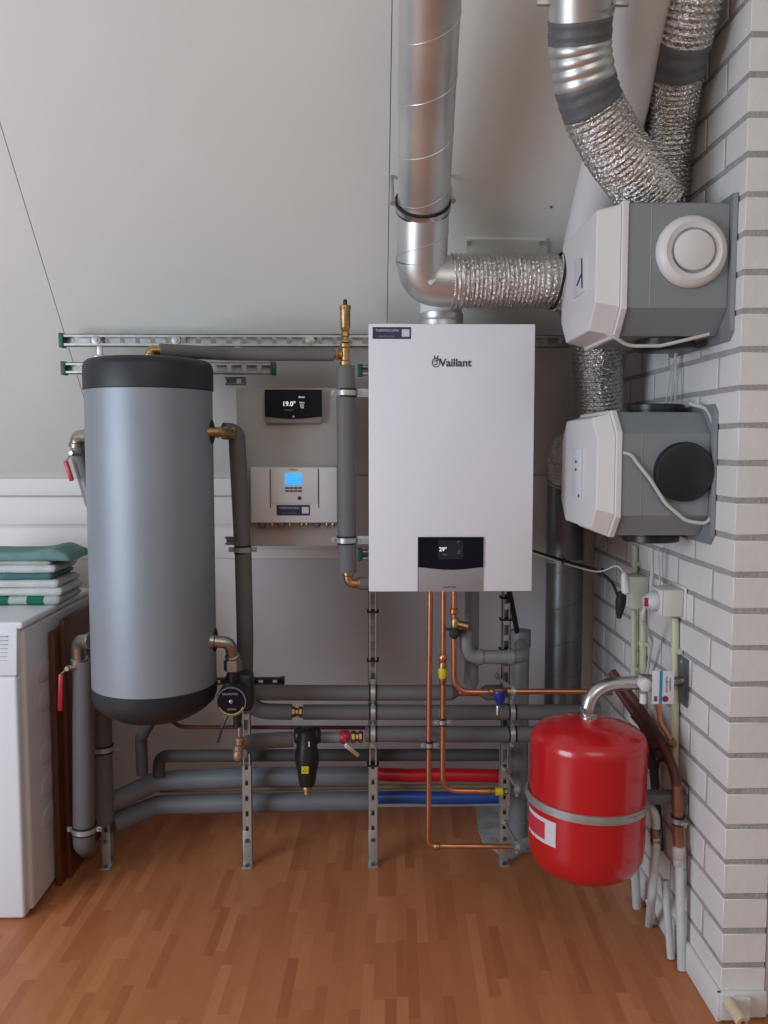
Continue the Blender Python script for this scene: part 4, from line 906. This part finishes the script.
t = thing('wall_pipe', 'pale floor pipe joined to the thick copper pipe, nearest the wall end', 'pipe', PZ(683, 968, 0), 'pale pipes rising from the floor')
MB().tube([PX(679, 850, XC), PZ(682, 969, .002)], .0115, seg=14).build('pipe', 'pipew', t)
MB().lathe(PX(679, 846, XC), (0, 0, -1), [(.014, 0), (.0165, .003), (.0165, .026), (.013, .034), (.015, .038), (.013, .052)], 10).build('union', 'board', t)
def wp(pts, r, label, extra=None):
    t = thing('wall_pipe', label, 'pipe', pts[-1], 'pale pipes rising from the floor')
    MB().tube(pts, r, R=.05, seg=14).build('pipe', 'pipew', t)
    if extra: MB().lathe(extra[0], extra[1], [(r + .001, 0), (r + .005, .003), (r + .005, .020), (r + .001, .026), (r + .004, .032), (r + .001, .045)], 8).build('union', 'nickel', t)
    return t
wp([PX(665, 880, .765), PZ(671, 958, .002)], .0100, 'pale floor pipe just left of the copper-topped one')
wp([PX(640, 790, .70), PX(656, 815, .735), PX(656, 850, .735), PX(652, 895, .725), PZ(649, 925, .002)], .0110, 'pale bent floor pipe with a steel union emerging right of the red vessel', (PX(656, 828, .735), (0, 0, -1)))
wp([PX(634, 850, .74), PZ(637, 907, .002)], .0125, 'pale floor pipe showing under the right edge of the red vessel')
wp([PX(684, 870, .795), PZ(688, 950, .002)], .0065, 'thinnest pale floor pipe pressed against the brick wall')
wp([PX(648, 900, .785), PZ(655, 925, .002)], .0080, 'short pale floor pipe at the wall behind the bent one')
t = thing('copper_pipe', 'dark manifold pipe with fittings in the gap between red vessel and brick wall', 'pipe', PX(655, 735, .76), 'copper pipes')
m = MB().tube([P(618, 690, 2.40), P(640, 722, 2.32), P(662, 760, 2.22)], .011, R=.1); m.lathe(P(634, 712, 2.34), V((.4, -.3, -.5)), [(.012, 0), (.018, .004), (.018, .03), (.012, .034)], 8); m.lathe(P(650, 738, 2.26), V((.4, -.3, -.5)), [(.012, 0), (.018, .004), (.018, .03), (.012, .034)], 8)
m.build('pipe', 'copperd', t)
MB().tube([P(648, 745, 2.30), P(654, 770, 2.28), P(656, 800, 2.26), P(660, 850, 2.24)], .012, R=.08).lathe(P(652, 760, 2.28), (.1, 0, -1), [(.013, 0), (.019, .003), (.019, .02), (.013, .024)], 8).build('branch_pipe', 'foamd', t)
# door stop
a, b = P(719.5, 996, CY - .014), P(748, 1017, CY - .014)
t = thing('door_stop', 'pale wooden peg door stop on a white block at the foot of the brick wall', 'door stop', ((a.x + b.x) / 2, CY - .03, b.z))
MB().box((a.x, CY - .026, max(b.z, .004)), (b.x, CY - .0135, a.z), .002).build('block', 'plast', t)
pa_ = P(728, 1001, CY - .026); pb_ = P(743, 1019, CY - .13)
MB().cyl(V((pa_.x, CY - .0265, pa_.z)), V((pa_.x + .008, CY - .085, pa_.z - .010)), .0145, 20, .002).build('peg', 'dowel', t)
MB().cyl(V((pa_.x + .008, CY - .0845, pa_.z - .010)), V((pa_.x + .0083, CY - .087, pa_.z - .0104)), .005, 12).build('screw_hole', 'woode', t)

# ================================================================ WASHING MACHINE, BOARDS, TOWELS
MX = -.954; MY0, MY1 = 2.298, 2.885; MZ = .842
t = thing('washing_machine', 'white washing machine cut off by the left edge, towels on top', 'washing machine', (MX - .3, (MY0 + MY1) / 2, 0))
MB().box((MX - .60, MY0 + .03, .012), (MX, MY1, MZ - .022), .010, seg=3).build('body', 'appside', t)
MB().box((MX - .60, MY0, .004), (MX + .0 - .012, MY0 + .045, P(10, 676, MY0).z - .002), .010, seg=3).build('front_panel', 'appliance', t)
zq = P(10, 676, MY0).z
cp_ = MB().prism([V((MX - .60, MY0, zq)), V((MX - .60, MY0 + .045, zq)), V((MX - .60, MY0 + .045, MZ - .006)), V((MX - .60, MY0 + .012, MZ - .006))], (.588 + .0, 0, 0), .004).build('control_fascia', 'appliance', t)
MB().box((MX - .605, MY0 + .012, MZ - .020), (MX + .003, MY1, MZ), .007, seg=3).build('top_panel', 'appliance', t)
sl = MB()
for k in range(7):
    q = P(2, 637 + k * 4, MY0 - .0); sl.box((q.x - .05, MY0 + .0035 + .0 * k, q.z - .0008), (q.x + .012, MY0 + .02, q.z + .0008))
sl.build('drawer_grooves', 'silver', cp_)
for k, py in enumerate((672, 702, 757, 790, 822)):
    em = MB(); z_ = PX(42, py, MX).z; r_ = bmesh.ops.create_uvsphere(em.bm, u_segments=20, v_segments=10, radius=1)
    bmesh.ops.transform(em.bm, matrix=Matrix.Translation((MX - .001, MY0 + .17, z_)) @ Matrix.Diagonal((.005, .065, .035, 1)), verts=r_['verts'])
    em.build('side_embossing', 'appside', t)
for sx in (-.55, -.05):
    MB().cyl((MX + sx, MY0 + .06, 0), (MX + sx, MY0 + .06, .014), .018).build('foot', 'rubber', t)
tag(MB().box((MX + .006, 2.485, .001), (MX + .022, 2.86, P(52, 632, 2.485).z), .001).build('brown_board', 'wood'), 'dark brown wooden board leaning beside the washing machine, slightly shorter and in front', 'board', 'brown boards by the washing machine')
tb = tag(MB().box((MX + .0225, 2.53, .001), (MX + .036, 2.90, P(55, 618, 2.56).z), .001).build('brown_board', 'wood'), 'dark brown wooden board behind the other, standing taller next to the pipes', 'board', 'brown boards by the washing machine')
tb.name = 'brown_board.001'
# towels
def towel(zb, th, x1, yf, matl, label, x0=-1.34, depth=.19, wedge=0., tip=0.):
    """one folded towel: a soft slab with a rounded fold round its rim and a faint crease along the middle"""
    m = MB(); root = thing('folded_towel', label, 'towel', ((x0 + x1) / 2, yf + depth / 2, zb), 'towels stacked on the washing machine')
    nx, ny, ns = 44, 22, 8; ph = random.uniform(0, 6)
    def co(u, v, sgn):
        x = x0 + (x1 - x0) * u; y = yf + depth * v
        d = min((1 - u) * (x1 - x0), v * depth, (1 - v) * depth); e = min(1., max(0., d / (th * .55))); rr_ = math.sqrt(max(0., 1 - (1 - e) ** 2))
        h = th + wedge * math.exp(-((u - .86) / .10) ** 2) * (1 if sgn > 0 else 0)
        z = zb + th * .5 + sgn * (h - th * .5 if sgn > 0 else th * .5) * rr_ - tip * max(0, u - .88) * (1 if sgn > 0 else .4)
        z += sgn * .0006 * math.sin(9 * u + ph + 5 * v)
        return V((x, y + .0015 * math.sin(21 * u + ph), max(z, zb - .0006)))
    tp = [[m.bm.verts.new(co(i / nx, j / ny, 1)) for j in range(ny + 1)] for i in range(nx + 1)]
    bt_ = [[tp[i][j] if (j in (0, ny) or i == nx) else m.bm.verts.new(co(i / nx, j / ny, -1)) for j in range(ny + 1)] for i in range(nx + 1)]
    for i in range(nx):
        for j in range(ny):
            m.bm.faces.new((tp[i][j], tp[i + 1][j], tp[i + 1][j + 1], tp[i][j + 1])); q_ = [bt_[i][j], bt_[i][j + 1], bt_[i + 1][j + 1], bt_[i + 1][j]]
            m.bm.faces.new(q_)
    m.build('folded_cloth', matl, root, smooth=80); return root
zt_ = MZ + .001; YTW = PZ(55, 606, MZ).y
def tx(px): return P(px, 590, YTW).x
specs = [(.0270, 60, 'tstripe', 'green and white checked towel at the very bottom of the folded stack'),
         (.0255, 62, 'twhite', 'white towel directly on top of the checked towel'),
         (.0240, 59, 'twhite', 'white towel in the middle of the stack, under the teal one'),
         (.0215, 52, 'tdark', 'dark teal towel in the middle of the stack between white ones'),
         (.0235, 56, 'twhite', 'white towel above the teal one, third from the stack top'),
         (.0125, 50, 'twhite', 'thin pale towel just beneath the big green top towel'),
         (.0270, 71, 'tgreen', 'plain green towel, thick and slanting, on top of the stack')]
for i, (th, px, ml, lb) in enumerate(specs):
    towel(zt_, th - .0005, tx(px), YTW + .003 + (.004 * (i % 2)), ml, lb, wedge=.012 if i == 6 else 0, tip=.11 if i == 6 else 0)
    zt_ += th
# ================================================================ LIGHT
w = bpy.data.worlds.new('world'); bpy.context.scene.world = w; w.use_nodes = True
nt = w.node_tree; bg = nt.nodes['Background']; tc = nt.nodes.new('ShaderNodeTexCoord'); gr = nt.nodes.new('ShaderNodeSeparateXYZ'); nt.links.new(tc.outputs['Generated'], gr.inputs['Vector'])
mr = nt.nodes.new('ShaderNodeMapRange'); mr.inputs['From Min'].default_value = -1; mr.inputs['From Max'].default_value = 1; nt.links.new(gr.outputs['Z'], mr.inputs['Value'])
rp = nt.nodes.new('ShaderNodeValToRGB'); e = rp.color_ramp.elements; e[0].position = .35; e[0].color = (.20, .16, .14, 1); e[1].position = .75; e[1].color = (.62, .60, .57, 1)
nt.links.new(mr.outputs['Result'], rp.inputs['Fac']); nt.links.new(rp.outputs['Color'], bg.inputs['Color']); bg.inputs['Strength'].default_value = .58
def area(loc, tgt, sx, sy, power, col, name):
    l = bpy.data.lights.new(name, 'AREA'); l.shape = 'RECTANGLE'; l.size = sx; l.size_y = sy; l.energy = power; l.color = col
    o = bpy.data.objects.new(name, l); C.objects.link(o); o.location = loc; o.rotation_euler = (V(tgt) - V(loc)).to_track_quat('-Z', 'Y').to_euler(); return o
area((-2.5, .2, 1.25), (.4, 2.3, 1.0), 1.5, 1.5, 68, (.76, .87, 1.0), 'window_light')
area((.5, -.9, 2.7), (.2, 2.3, 1.0), 1.8, 1.4, 15, (1.0, .95, .88), 'skylight')
cam = bpy.data.cameras.new('camera'); co = bpy.data.objects.new('camera', cam); C.objects.link(co)
co.location = EYE; rot = Matrix((RT, UP, -FW)).transposed(); co.rotation_euler = rot.to_euler()
cam.sensor_fit = 'VERTICAL'; cam.sensor_height = 24; cam.lens = F_PX / 1024 * 24; cam.clip_start = .05
sc_ = bpy.context.scene; sc_.camera = co
sc_.view_settings.view_transform = 'Standard'; sc_.view_settings.look = 'None'; sc_.view_settings.exposure = 0; sc_.view_settings.gamma = 1
try: sc_.view_settings.use_curve_mapping = False
except Exception: pass
sc_.cycles.use_denoising = True
